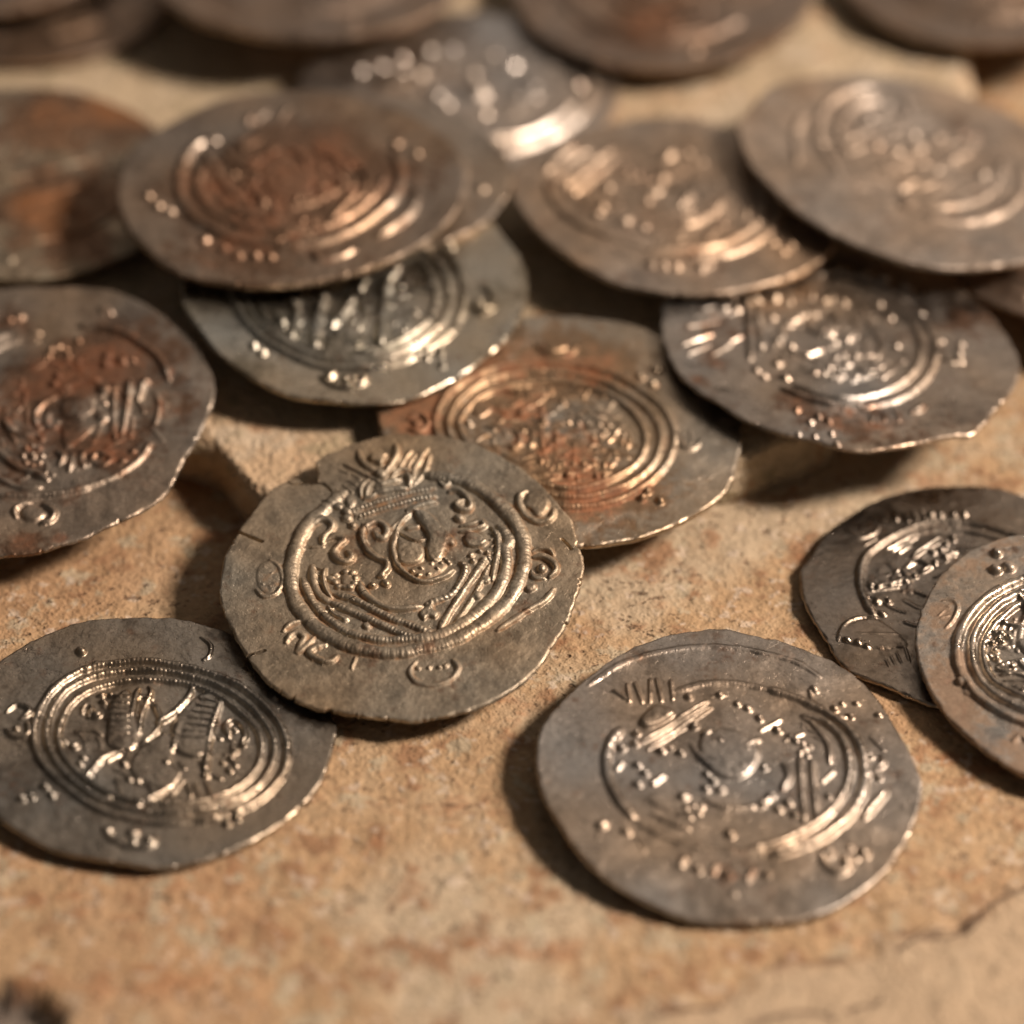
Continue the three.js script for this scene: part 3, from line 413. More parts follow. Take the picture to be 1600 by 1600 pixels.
    st('inscription#m', 0.2, 0.22, q(Q4, 1280, 140, 1350, 110, 1450, 120, 1495, 175)), st('inscription#m', 0.25, 0.28, q(Q4, 1290, 200, 1400, 195, 1500, 260, 1525, 345, 1460, 410)), ds('inscription#m', 0.36, 0.32, q(Q4, 1375, 320)), st('inscription#m', 0.2, 0.2, q(Q4, 1270, 340, 1290, 410, 1400, 425)), ds('pellet', 0.38, 0.3, q(Q4, 1260, 520)), st('inscription#m', 0.24, 0.24, q(Q4, 1500, 530, 1420, 640, 1250, 745, 1080, 855, 920, 965)),
    st('inscription#n', 0.22, 0.2, q(Q3, 150, 840, 230, 765, 320, 740)), st('inscription#n', 0.24, 0.22, q(Q3, 180, 960, 230, 885, 310, 855, 370, 905, 340, 970, 290, 1060)), st('inscription#n', 0.22, 0.2, q(Q3, 470, 905, 400, 990, 300, 1070)), st('inscription#n', 0.25, 0.23, q(Q3, 590, 985, 480, 1010, 420, 1070, 500, 1130, 580, 1165, 650, 1155, 710, 1105)), st('inscription#n', 0.2, 0.18, q(Q3, 905, 1120, 865, 1230)),
    cut(0.10, 0.4, q(P1, 140, 492, 190, 515, 230, 530)), cut(0.08, 0.3, q(P1, 180, 987, 215, 978, 240, 968)), cut(0.07, 0.2, q(P1, 440, 290, 480, 300, 510, 330)), cut(0.07, 0.16, q(P1, 330, 290, 360, 300, 420, 292)), cut(0.09, 0.2, q(P1, 1440, 520, 1465, 545, 1475, 560)),
  ],
});

// --- the shiny bust coin at the front
coin({
  name: 'bust_coin', label: 'shiny grey bust coin lying alone on the stone with beaded diadem and bright margin letters', n: 360, res: 0.03, h: 1.2, tilt: [0.05, 0.05], bend: 0.25, wear: 0.25, rough: 0.31, creep: 0.05, metal: [0.46, 0.40, 0.335], tarnish: [0.30, 0.26, 0.215], ragged: 0.6, soft: 2,
  outline: q(cL, 700, 62, 800, 65, 900, 90, 1000, 110, 1120, 155, 1200, 185, 1300, 250, 1380, 330, 1440, 430, 1500, 540, 1545, 640, 1550, 700, 1530, 780, 1500, 860, 1440, 960, 1380, 1030, 1300, 1090, 1200, 1150, 1100, 1180, 960, 1195, 820, 1195, 700, 1190, 600, 1170, 480, 1120, 380, 1070, 280, 1000, 200, 920, 140, 830, 80, 730, 50, 620, 48, 540, 60, 460, 100, 390, 160, 320, 220, 260, 300, 200, 380, 150, 470, 110, 580, 75),
  rust: [[cL, 720, 120, 110, 0.5], [cL, 430, 160, 40, 0.5], [cL, 1030, 160, 50, 0.5], [cL, 800, 1000, 110, 0.6], [cL, 1400, 480, 60, 0.45], [cL, 1080, 960, 60, 0.35]],
  feats: [
    ring(0.34, 0.28, q(cL, 375, 440, 335, 500, 318, 570, 330, 650, 365, 730, 420, 800), 0.3), ring(0.26, 0.12, q(cL, 430, 815, 520, 860, 620, 895, 740, 918, 860, 930, 960, 940), 0.3),
    ring(0.33, 0.29, q(cL, 960, 945, 1080, 910, 1180, 860, 1270, 780, 1320, 690, 1325, 600, 1300, 510, 1250, 440, 1180, 390, 1080, 340, 960, 300), 0.28), ring(0.26, 0.15, q(cL, 950, 298, 820, 275, 700, 275, 590, 300), 0.28), ring(0.28, 0.27, q(cL, 880, 920, 1000, 890, 1120, 830, 1210, 750, 1260, 660, 1265, 580, 1240, 500, 1190, 440, 1120, 405, 1085, 400), 0.28),
    st('diadem', 0.2, 0.26, q(cL, 460, 495, 580, 425, 710, 345), 0.3), st('diadem', 0.2, 0.26, q(cL, 480, 522, 600, 450, 725, 367), 0.3),
    ...[[400, 270, 410, 330], [430, 265, 460, 335], [490, 250, 490, 335], [515, 250, 535, 335], [570, 260, 578, 330], [350, 290, 395, 320]].map((p) => st('crown#c', 0.2, 0.24, q(cL, ...p))), fl('crown#c', 0.24, q(cL, 450, 410, 510, 350, 585, 385, 530, 425, 470, 440)),
    ds('pellet', 0.28, 0.28, q(cL, 435, 460, 430, 500, 375, 515, 440, 585, 470, 620, 440, 665)), st('inscription#l', 0.33, 0.32, q(cL, 360, 600, 380, 575)), st('inscription#l', 0.33, 0.33, q(cL, 500, 665, 540, 632)), ds('inscription#l', 0.32, 0.3, q(cL, 620, 715)),
    ds('pellet', 0.25, 0.26, q(cL, 530, 530, 570, 525, 605, 540)), ds('pellet', 0.36, 0.3, q(cL, 660, 440, 710, 470)), ds('pellet', 0.26, 0.26, q(cL, 760, 505)),
    st('face#l', 0.16, 0.2, q(cL, 650, 510, 680, 560, 720, 595, 765, 610), 0.2), st('face#l', 0.2, 0.26, q(cL, 840, 535, 880, 515, 915, 495)), ds('beard#b', 0.19, 0.24, q(cL, 780, 600, 820, 580, 850, 605, 820, 620, 845, 560, 870, 540)), fl('face#k', 0.17, q(cL, 690, 480, 790, 455, 890, 500, 915, 560, 860, 640, 760, 640, 690, 570)),
    ds('pellet', 0.27, 0.28, q(cL, 710, 630, 735, 655, 705, 685, 765, 690)), ds('pellet', 0.26, 0.26, q(cL, 935, 605)), st('necklace', 0.26, 0.27, q(cL, 1010, 590, 1030, 640, 1005, 685)), st('necklace', 0.22, 0.2, q(cL, 700, 720, 760, 755, 850, 760, 920, 745, 965, 710), 0.3), ds('pellet', 0.3, 0.28, q(cL, 925, 745, 960, 712, 1025, 740, 990, 765, 1050, 785)),
    st('shoulder_strap', 0.22, 0.27, q(cL, 1072, 560, 1080, 690, 1092, 820), 0.28), st('shoulder_strap', 0.22, 0.27, q(cL, 1118, 575, 1128, 690, 1142, 815), 0.28), st('shoulder_strap', 0.2, 0.13, q(cL, 480, 730, 560, 770, 650, 800), 0.3), st('shoulder_strap', 0.2, 0.12, q(cL, 500, 790, 570, 820, 640, 840), 0.3), st('shoulder_strap', 0.22, 0.12, q(cL, 760, 795, 870, 800), 0.2),
    ds('floret#a', 0.2, 0.25, q(cL, 1060, 500, 1090, 530, 1112, 520, 1075, 545, 1102, 555, 1050, 490, 1035, 478, 1085, 505)), ds('floret#b', 0.2, 0.2, q(cL, 630, 760, 660, 750, 690, 755, 680, 780, 640, 785)), st('wing#r', 0.15, 0.22, q(cL, 1088, 412, 1120, 430, 1155, 475, 1185, 530, 1190, 585)), ...[[1090, 430, 1110, 450], [1110, 455, 1140, 470], [1130, 480, 1160, 500], [1085, 420, 1085, 445]].map((p) => st('wing#r', 0.1, 0.18, q(cL, ...p))),
    ds('inscription#t', 0.28, 0.28, q(cL, 830, 355, 870, 372, 915, 410, 985, 455, 760, 320, 640, 325)), st('inscription#t', 0.2, 0.26, q(cL, 920, 460, 1000, 415)), st('inscription#t', 0.18, 0.22, q(cL, 1015, 495, 1085, 468)), st('inscription#t', 0.14, 0.16, q(cL, 730, 325, 790, 320)),
    st('star', 0.22, 0.26, q(cL, 1160, 660, 1205, 620)), ds('star', 0.25, 0.26, q(cL, 1185, 715)),
    ds('inscription#bl', 0.3, 0.26, q(cL, 300, 830, 395, 855)), st('inscription#bl', 0.15, 0.18, q(cL, 440, 880, 465, 925)), st('inscription#bl', 0.12, 0.16, q(cL, 290, 860, 285, 885)),
    st('inscription#b', 0.36, 0.32, q(cL, 608, 980, 622, 955)), ds('inscription#b', 0.3, 0.28, q(cL, 675, 995, 790, 1015, 945, 1015)), st('inscription#b', 0.34, 0.32, q(cL, 735, 1005, 745, 980)), st('inscription#b', 0.34, 0.32, q(cL, 870, 1035, 888, 1005)), ds('pellet', 0.2, 0.15, q(cL, 815, 1085)),
    st('crescent', 0.2, 0.22, q(cL, 1180, 900, 1157, 940, 1180, 990, 1230, 1010, 1275, 980)), ds('star', 0.36, 0.3, q(cL, 1185, 928, 1255, 960, 1325, 930)), ds('star', 0.22, 0.25, q(cL, 1290, 950, 1270, 910)),
    st('inscription#m', 0.3, 0.3, q(cL, 1325, 795, 1360, 750, 1410, 690)), ds('inscription#m', 0.26, 0.28, q(cL, 1345, 560, 1340, 630, 1380, 640)), st('inscription#m', 0.18, 0.24, q(cL, 1390, 560, 1398, 590, 1365, 610)), st('inscription#m', 0.15, 0.15, q(cL, 1350, 490, 1400, 540)),
    st('crescent', 0.16, 0.16, q(cL, 1110, 300, 1130, 350, 1180, 385, 1250, 405)), ds('star', 0.25, 0.26, q(cL, 1130, 300, 1210, 370, 1270, 400)), ds('star', 0.19, 0.24, q(cL, 1295, 350, 1240, 350)), ds('pellet', 0.2, 0.22, q(cL, 1380, 395)), ds('pellet', 0.3, 0.28, q(cL, 800, 860)),
    st('struck_edge', 0.22, 0.09, q(cL, 250, 270, 300, 235, 400, 180, 560, 140, 720, 130, 900, 152, 1050, 192, 1150, 250)),
  ],
});

// --- the altar coin half under the bust coin
coin({
  name: 'altar_coin', label: 'dark grey altar coin with three beaded rings, its edge tucked beneath the notched bust coin', n: 350, res: 0.03, h: 0.9, tilt: [0.035, 0.03], bend: 0.25, wear: 0.25, rough: 0.27, creep: 0.05, metal: [0.38, 0.33, 0.265], tarnish: [0.22, 0.185, 0.145], ragged: 0.5, soft: 1,
  clutter: [cJ, 745, 660, 5.0, 30], outline: q(cJ, 0, 270, 80, 215, 180, 160, 300, 110, 430, 80, 600, 68, 760, 72, 880, 85, 980, 115, 1060, 140, 1250, 260, 1400, 380, 1500, 470, 1550, 560, 1550, 640, 1520, 740, 1480, 840, 1400, 940, 1280, 1040, 1150, 1120, 1000, 1180, 850, 1220, 700, 1235, 550, 1215, 400, 1190, 280, 1160, 180, 1120, 80, 1060, 0, 1000, -45, 900, -75, 780, -85, 640, -75, 520, -45, 380),
  rust: [[cJ, 300, 60, 60, 0.3]],
  feats: [
    ring(0.28, 0.26, q(cJ, 155, 620, 175, 520, 240, 410, 350, 330, 480, 290, 640, 278, 780, 290, 900, 312, 1010, 345, 1120, 400, 1220, 480, 1300, 580, 1330, 680, 1310, 790, 1240, 880, 1130, 960, 990, 1010, 830, 1032, 680, 1030, 540, 1000, 420, 950, 310, 870, 220, 780, 170, 700), 0.3, true),
    ring(0.26, 0.26, q(cJ, 215, 630, 230, 530, 290, 430, 390, 365, 510, 332, 650, 322, 800, 332, 960, 370, 1100, 440, 1210, 540, 1265, 640, 1260, 740, 1210, 830, 1110, 910, 980, 960, 830, 985, 680, 980, 540, 950, 420, 900, 320, 820, 250, 730), 0.28, true),
    ring(0.24, 0.26, q(cJ, 270, 630, 290, 540, 340, 465, 430, 410, 540, 378, 660, 366, 800, 375, 890, 390, 1000, 430, 1100, 500, 1180, 580, 1210, 660, 1195, 750, 1130, 830, 1040, 890, 920, 928, 790, 940, 660, 935, 530, 905, 420, 850, 340, 780, 290, 710), 0.28, true),
    fl('attendant#l', 0.17, q(cJ, 510, 480, 600, 420, 640, 620, 600, 690, 500, 670, 500, 560)), fl('attendant#r', 0.17, q(cJ, 800, 560, 930, 430, 1010, 480, 960, 700, 820, 700)), fl('altar#f', 0.16, q(cJ, 640, 690, 780, 610, 800, 760, 840, 800, 760, 880, 610, 800)),
    st('altar#s', 0.18, 0.26, q(cJ, 690, 400, 700, 430, 660, 520, 645, 610), 0.28), st('attendant#l', 0.23, 0.27, q(cJ, 640, 410, 622, 480, 605, 545)), st('altar#s', 0.26, 0.3, q(cJ, 890, 405, 870, 450, 800, 520, 730, 560)), st('altar#s', 0.2, 0.27, q(cJ, 720, 480, 742, 560, 710, 620, 650, 660)), st('attendant#l', 0.22, 0.27, q(cJ, 550, 700, 470, 740, 400, 830)), st('attendant#r', 0.22, 0.27, q(cJ, 840, 540, 818, 610, 800, 690)), st('attendant#r', 0.24, 0.28, q(cJ, 1020, 460, 975, 600, 962, 700, 950, 800), 0.26), st('attendant#r', 0.18, 0.22, q(cJ, 930, 580, 910, 700)), st('attendant#r', 0.16, 0.2, q(cJ, 970, 470, 958, 520)), st('attendant#l', 0.24, 0.27, q(cJ, 500, 745, 555, 715)), st('altar#s', 0.2, 0.25, q(cJ, 605, 600, 590, 740)),
    ...[0, 1, 2, 3, 4, 5, 6].map((k) => st('attendant#l', 0.14, 0.46, q(cJ, 515, 445 + 30 * k, 595, 455 + 27 * k))), ...[0, 1, 2, 3, 4, 5, 6].map((k) => st('attendant#r', 0.14, 0.46, q(cJ, 925 - 14 * k, 455 + 30 * k, 1005 - 8 * k, 470 + 28 * k))), ...[0, 1, 2].map((k) => st('altar#f', 0.14, 0.42, q(cJ, 640 + 8 * k, 720 + 40 * k, 770 - 4 * k, 700 + 42 * k))),
    ds('pellet', 0.3, 0.3, q(cJ, 575, 755, 770, 750, 950, 805, 445, 530, 345, 675)), ds('pellet', 0.2, 0.24, q(cJ, 300, 655, 470, 440, 510, 440, 480, 470, 385, 730, 370, 760, 555, 905, 500, 920, 640, 840, 600, 830)), st('inscription#l', 0.16, 0.24, q(cJ, 380, 520, 400, 488, 425, 500, 410, 540)), st('inscription#l', 0.18, 0.18, q(cJ, 350, 610, 430, 600, 470, 620)),
    st('altar#b', 0.26, 0.28, q(cJ, 640, 950, 700, 910, 740, 890, 775, 860), 0.3), ds('altar#b', 0.27, 0.28, q(cJ, 790, 920)), ...[[850, 830, 790, 910], [860, 850, 885, 900], [900, 850, 922, 910], [950, 830, 978, 910], [770, 780, 782, 830], [540, 830, 556, 895]].map((p) => st('altar#b', 0.19, 0.24, q(cJ, ...p))),
    st('inscription#r', 0.2, 0.26, q(cJ, 1060, 620, 1045, 570, 1080, 545, 1120, 570, 1137, 620, 1110, 660)), ds('inscription#r', 0.2, 0.25, q(cJ, 1090, 690, 1125, 660, 1070, 720, 1030, 740, 1060, 775, 1085, 590)),
    ds('pellet', 0.29, 0.3, q(cJ, 375, 230, 400, 310, 450, 292, 205, 860, 240, 900, 140, 905, 100, 915, 1050, 1025, 1095, 1000)), ds('pellet', 0.18, 0.22, q(cJ, 1275, 455, 700, 60)),
    st('crescent', 0.2, 0.22, q(cJ, 480, 1055, 520, 1115, 600, 1148, 700, 1138, 720, 1100)), ds('star', 0.36, 0.3, q(cJ, 500, 1070, 615, 1080, 688, 1112)), ds('star', 0.28, 0.26, q(cJ, 555, 1122, 618, 1125)),
    st('crescent', 0.18, 0.22, q(cJ, 30, 510, 80, 475, 140, 505, 95, 540)), st('crescent', 0.2, 0.24, q(cJ, 25, 590, 75, 625, 130, 612, 125, 560)), ds('star', 0.24, 0.26, q(cJ, 75, 585)), st('crescent', 0.14, 0.16, q(cJ, 930, 165, 975, 200, 970, 250, 940, 268)),
  ],
});

// --- rusty altar coin behind
coin({
  name: 'altar_coin', label: 'rust-stained altar coin lying on the slab just behind the notched bust coin', n: 300, h: 4.6, tilt: [0.05, 0.07], bend: 0.16, wear: 0.25, rough: 0.36, creep: 0.45, metal: [0.47, 0.40, 0.31], tarnish: [0.29, 0.24, 0.17], brown: [0.36, 0.235, 0.135], rustColor: [0.25, 0.11, 0.05], ragged: 0.7, thick: 0.6,
  clutter: [cF, 770, 560, 5.2, 90], outline: q(cF, 1490, 490, 1500, 560, 1490, 620, 1460, 720, 1420, 780, 1340, 840, 1240, 895, 1120, 940, 1000, 965, 890, 980, 780, 975, 650, 950, 480, 890, 330, 820, 220, 740, 140, 650, 95, 550, 80, 500, 75, 430, 110, 330, 200, 240, 330, 170, 500, 110, 700, 80, 900, 85, 1080, 120, 1250, 200, 1400, 330),
  rust: [[cF, 200, 480, 140, 1.65], [cF, 330, 330, 150, 1.20], [cF, 560, 240, 160, 1.05], [cF, 820, 240, 170, 0.83], [cF, 960, 300, 130, 0.83], [cF, 700, 560, 200, 0.83], [cF, 900, 680, 190, 0.83], [cF, 900, 830, 150, 1.20], [cF, 1140, 790, 90, 0.90], [cF, 620, 420, 120, 0.75]],
  feats: [
    ring(0.28, 0.27, q(cF, 300, 520, 310, 460, 350, 390, 430, 330, 540, 285, 660, 265, 780, 265, 900, 285, 1010, 320, 1110, 380, 1190, 450, 1230, 530, 1225, 610, 1180, 690, 1100, 760, 1000, 810, 880, 835, 760, 830, 600, 785, 440, 710, 340, 620), 0.3, true),
    ring(0.26, 0.26, q(cF, 350, 520, 365, 460, 420, 390, 510, 335, 640, 305, 780, 305, 900, 325, 1010, 370, 1100, 430, 1160, 500, 1180, 570, 1150, 660, 1070, 730, 970, 775, 850, 800, 700, 780, 500, 700, 390, 610), 0.3, true),
    ring(0.24, 0.25, q(cF, 395, 530, 410, 470, 470, 405, 560, 365, 680, 345, 800, 345, 920, 370, 1020, 420, 1090, 490, 1120, 560, 1100, 640, 1030, 700, 930, 745, 820, 765, 650, 730, 480, 640), 0.3, true),
    ...[[580, 380, 680, 385, 750, 375], [620, 470, 720, 490], [715, 430, 720, 500], [500, 520, 600, 530, 630, 560, 620, 600], [680, 530, 680, 590], [715, 530, 716, 590], [770, 530, 772, 580], [640, 525, 645, 590], [720, 600, 735, 670]].map((p) => st('altar#a', 0.2, 0.25, q(cF, ...p))), ...[[800, 550, 950, 535], [780, 602, 1000, 606], [760, 640, 1060, 640], [700, 710, 800, 705, 1000, 700], [830, 372, 870, 380], [950, 410, 972, 388], [880, 400, 900, 375], [1045, 530, 1058, 560, 1050, 600], [1000, 555, 1020, 530, 1040, 560], [640, 640, 720, 618], [640, 665, 720, 640], [760, 500, 900, 500], [830, 470, 960, 480]].map((p) => st('attendant#a', 0.15, 0.2, q(cF, ...p))),
    ds('pellet', 0.32, 0.29, q(cF, 745, 375, 720, 495, 605, 600, 775, 572, 640, 462, 430, 505)), ds('pellet', 0.25, 0.27, q(cF, 675, 585, 960, 540, 800, 422, 1045, 440, 820, 710, 715, 655)), ds('attendant#d', 0.17, 0.2, q(cF, 800, 665, 840, 662, 880, 666, 920, 666, 960, 666, 1000, 660, 820, 500, 860, 505, 900, 505, 940, 508, 980, 515, 590, 380, 620, 382, 650, 384, 930, 715, 960, 712)), fl('altar#f', 0.12, q(cF, 430, 430, 490, 415, 520, 450, 470, 480)),
    ds('pellet', 0.3, 0.3, q(cF, 1100, 325, 1162, 300, 1150, 352, 1108, 797, 1130, 770, 1178, 807)), st('crescent', 0.22, 0.24, q(cF, 195, 490, 240, 475, 272, 510, 240, 542, 200, 530)), fl('star', 0.18, q(cF, 205, 500, 240, 490, 255, 515, 225, 530)), st('crescent', 0.17, 0.2, q(cF, 1250, 555, 1268, 600, 1310, 607, 1337, 570)), st('star', 0.14, 0.2, q(cF, 1298, 530, 1300, 588)), st('crescent', 0.2, 0.22, q(cF, 690, 190, 740, 232, 820, 235, 852, 198)), fl('star', 0.14, q(cF, 710, 190, 780, 185, 820, 205, 760, 222)),
  ],
});

// --- clipped bust coin over the ledge
coin({
  name: 'bust_coin', label: 'grey bust coin with straight clipped corners overhanging the edge of the slab', n: 270, h: 5.35, tilt: [0.05, -0.02], bend: 0.24, wear: 0.25, rough: 0.28, creep: 0.12, metal: [0.47, 0.41, 0.345], tarnish: [0.30, 0.26, 0.22], ragged: 1.0, soft: 1, thick: 0.42,
  clutter: [cI, 800, 400, 5.0, 60], outline: q(cI, 100, 250, 95, 320, 90, 380, 110, 440, 160, 530, 240, 610, 330, 660, 430, 720, 560, 770, 640, 795, 740, 815, 820, 845, 920, 862, 1020, 855, 1150, 830, 1290, 803, 1385, 792, 1430, 750, 1490, 680, 1550, 610, 1580, 550, 1575, 480, 1550, 420, 1500, 340, 1420, 250, 1330, 180, 1250, 140, 1100, 90, 1000, 60, 850, 40, 700, 45, 500, 80, 350, 130, 200, 200),
  rust: [[cI, 310, 490, 60, 0.94], [cI, 240, 560, 40, 0.94], [cI, 860, 740, 130, 0.94], [cI, 1100, 770, 130, 0.68], [cI, 640, 670, 70, 0.81], [cI, 1360, 320, 90, 0.88], [cI, 550, 270, 40, 0.81], [cI, 380, 350, 120, 0.47]],
  feats: [
    ring(0.28, 0.27, q(cI, 590, 600, 700, 650, 820, 680, 950, 680, 1080, 650, 1170, 590, 1220, 510, 1230, 430, 1200, 350, 1130, 270, 1040, 200, 940, 150, 830, 120, 740, 130), 0.3), ring(0.26, 0.26, q(cI, 640, 590, 740, 630, 860, 650, 980, 630, 1080, 590, 1150, 520, 1170, 440, 1150, 360, 1090, 280, 1000, 220, 900, 180, 800, 160), 0.3),
    st('diadem', 0.22, 0.26, q(cI, 445, 240, 452, 360, 460, 480)), st('diadem', 0.22, 0.26, q(cI, 490, 270, 497, 360, 507, 450), 0.3), ...[[340, 430, 420, 390], [180, 420, 300, 380], [200, 350, 320, 330], [200, 460, 290, 420], [230, 310, 380, 300], [300, 460, 380, 420], [260, 280, 330, 270]].map((p) => st('crown#c', 0.2, 0.22, q(cI, ...p))), ds('crown#d', 0.34, 0.26, q(cI, 350, 280, 380, 230, 400, 285, 480, 240)),
    ds('pellet', 0.33, 0.3, q(cI, 565, 230, 620, 235, 715, 215, 850, 240, 575, 415, 630, 435, 795, 355, 605, 555, 1070, 430)), ds('pellet', 0.26, 0.27, q(cI, 770, 235, 800, 225, 550, 315, 615, 340, 830, 340, 850, 470, 895, 470, 1045, 305, 1000, 250, 730, 540, 520, 550, 485, 525, 570, 500)),
    st('necklace', 0.3, 0.27, q(cI, 640, 460, 700, 465, 755, 445)), st('face#a', 0.24, 0.26, q(cI, 865, 410, 905, 365, 890, 310)), st('face#a', 0.15, 0.2, q(cI, 640, 330, 700, 300, 780, 298, 840, 335)), st('face#a', 0.16, 0.22, q(cI, 720, 280, 705, 350, 740, 385, 810, 385)), st('necklace', 0.2, 0.2, q(cI, 970, 500, 1002, 450, 985, 380, 940, 320)),
    ds('floret#a', 0.21, 0.25, q(cI, 790, 520, 800, 562, 825, 566, 840, 540, 770, 545, 815, 520)), ...[[870, 560, 1000, 520], [880, 580, 990, 547], [1040, 545, 1110, 480], [640, 556, 720, 556]].map((p) => st('shoulder_strap', 0.13, 0.17, q(cI, ...p))),
    st('crescent', 0.2, 0.2, q(cI, 1240, 420, 1260, 480, 1310, 500)), ds('star', 0.34, 0.3, q(cI, 1248, 408, 1330, 488)), ds('star', 0.28, 0.28, q(cI, 1335, 425, 1330, 458)), ds('inscription#b', 0.27, 0.27, q(cI, 742, 720, 785, 740, 712, 742, 655, 690)), ...[[960, 715, 966, 745], [1010, 708, 1020, 740], [1060, 698, 1080, 740]].map((p) => st('inscription#b', 0.18, 0.22, q(cI, ...p))), st('crescent', 0.28, 0.28, q(cI, 1130, 705, 1160, 695, 1182, 675)), ds('inscription#t', 0.33, 0.28, q(cI, 835, 110, 870, 130, 940, 130, 1020, 150, 1110, 185, 1170, 290)), ds('pellet', 0.2, 0.22, q(cI, 660, 790, 730, 800, 800, 790, 820, 835)),
  ],
});

// --- dark bust coin and the dusty altar coin resting on it
coin({
  name: 'bust_coin', label: 'dark brown-grey bust coin flat on the stone, overlapped by the dusty altar coin', n: 270, h: 0.5, tilt: [0, 0], bend: 0.22, wear: 0.15, rough: 0.29, creep: 0.1, metal: [0.32, 0.275, 0.225], tarnish: [0.20, 0.17, 0.135], ragged: 0.6,
  clutter: [cM, 800, 600, 4.6, 70], outline: q(cM, 100, 560, 105, 500, 150, 440, 230, 330, 330, 250, 440, 180, 560, 135, 700, 105, 860, 92, 1000, 95, 1120, 110, 1216, 140, 1400, 190, 1600, 290, 1780, 430, 1870, 580, 1880, 720, 1800, 900, 1650, 1060, 1450, 1160, 1250, 1210, 1000, 1215, 790, 1195, 680, 1160, 560, 1110, 440, 1060, 350, 1020, 280, 950, 230, 860, 190, 800, 140, 720, 105, 620),
  rust: [[cM, 330, 1000, 60, 0.5]],
  feats: [
    ring(0.28, 0.28, q(cM, 465, 740, 430, 690, 400, 620, 395, 540, 415, 460, 470, 400, 560, 340, 680, 295, 800, 275, 950, 285, 1100, 320, 1250, 380, 1400, 480, 1470, 600, 1470, 740, 1400, 880, 1250, 980), 0.3), ring(0.2, 0.2, q(cM, 550, 400, 640, 345, 760, 320, 880, 320, 1020, 345, 1160, 400, 1300, 500), 0.28),
    ...[[530, 410, 600, 370], [560, 420, 620, 380], [590, 430, 650, 390], [610, 390, 680, 350]].map((p) => st('wing#a', 0.16, 0.22, q(cM, ...p))), st('shoulder_strap', 0.24, 0.3, q(cM, 660, 450, 730, 400, 800, 360)),
    ds('inscription#a', 0.24, 0.27, q(cM, 450, 600, 490, 605, 545, 595, 600, 570, 625, 578, 670, 550)), ...[[440, 580, 455, 630], [480, 610, 550, 590, 620, 575], [570, 540, 600, 520, 640, 570], [640, 490, 690, 470, 740, 500, 700, 530], [560, 560, 590, 590]].map((p) => st('inscription#a', 0.18, 0.24, q(cM, ...p))), ds('pellet', 0.25, 0.27, q(cM, 760, 430, 800, 420, 820, 452, 770, 482, 850, 435, 825, 380, 860, 360, 480, 680, 540, 680, 505, 735)),
    ...[[575, 235, 582, 262], [620, 240, 640, 272], [660, 228, 682, 265], [700, 218, 722, 262]].map((p) => st('inscription#t', 0.19, 0.22, q(cM, ...p))), ds('inscription#t', 0.29, 0.26, q(cM, 750, 240, 795, 240, 865, 240)), ds('inscription#t', 0.2, 0.2, q(cM, 920, 235)),
    st('crown#e', 0.14, 0.18, q(cM, 285, 865, 310, 800, 360, 765, 430, 750, 480, 755)), fl('crown#e', 0.1, q(cM, 300, 850, 330, 795, 400, 765, 490, 765, 600, 850, 620, 900, 420, 905)), ds('crown#d', 0.25, 0.26, q(cM, 330, 865, 385, 880, 430, 900)), st('diadem', 0.14, 0.18, q(cM, 350, 835, 470, 838, 590, 842)), ...[[500, 900, 540, 1000], [560, 890, 600, 980], [530, 900, 570, 990], [620, 900, 640, 970]].map((p) => st('crown#f', 0.13, 0.12, q(cM, ...p))), st('star', 0.14, 0.17, q(cM, 420, 390, 480, 352)), st('star', 0.13, 0.16, q(cM, 445, 395, 495, 365)), st('crescent', 0.18, 0.12, q(cM, 350, 320, 390, 350, 460, 330, 490, 290)),
  ],
});
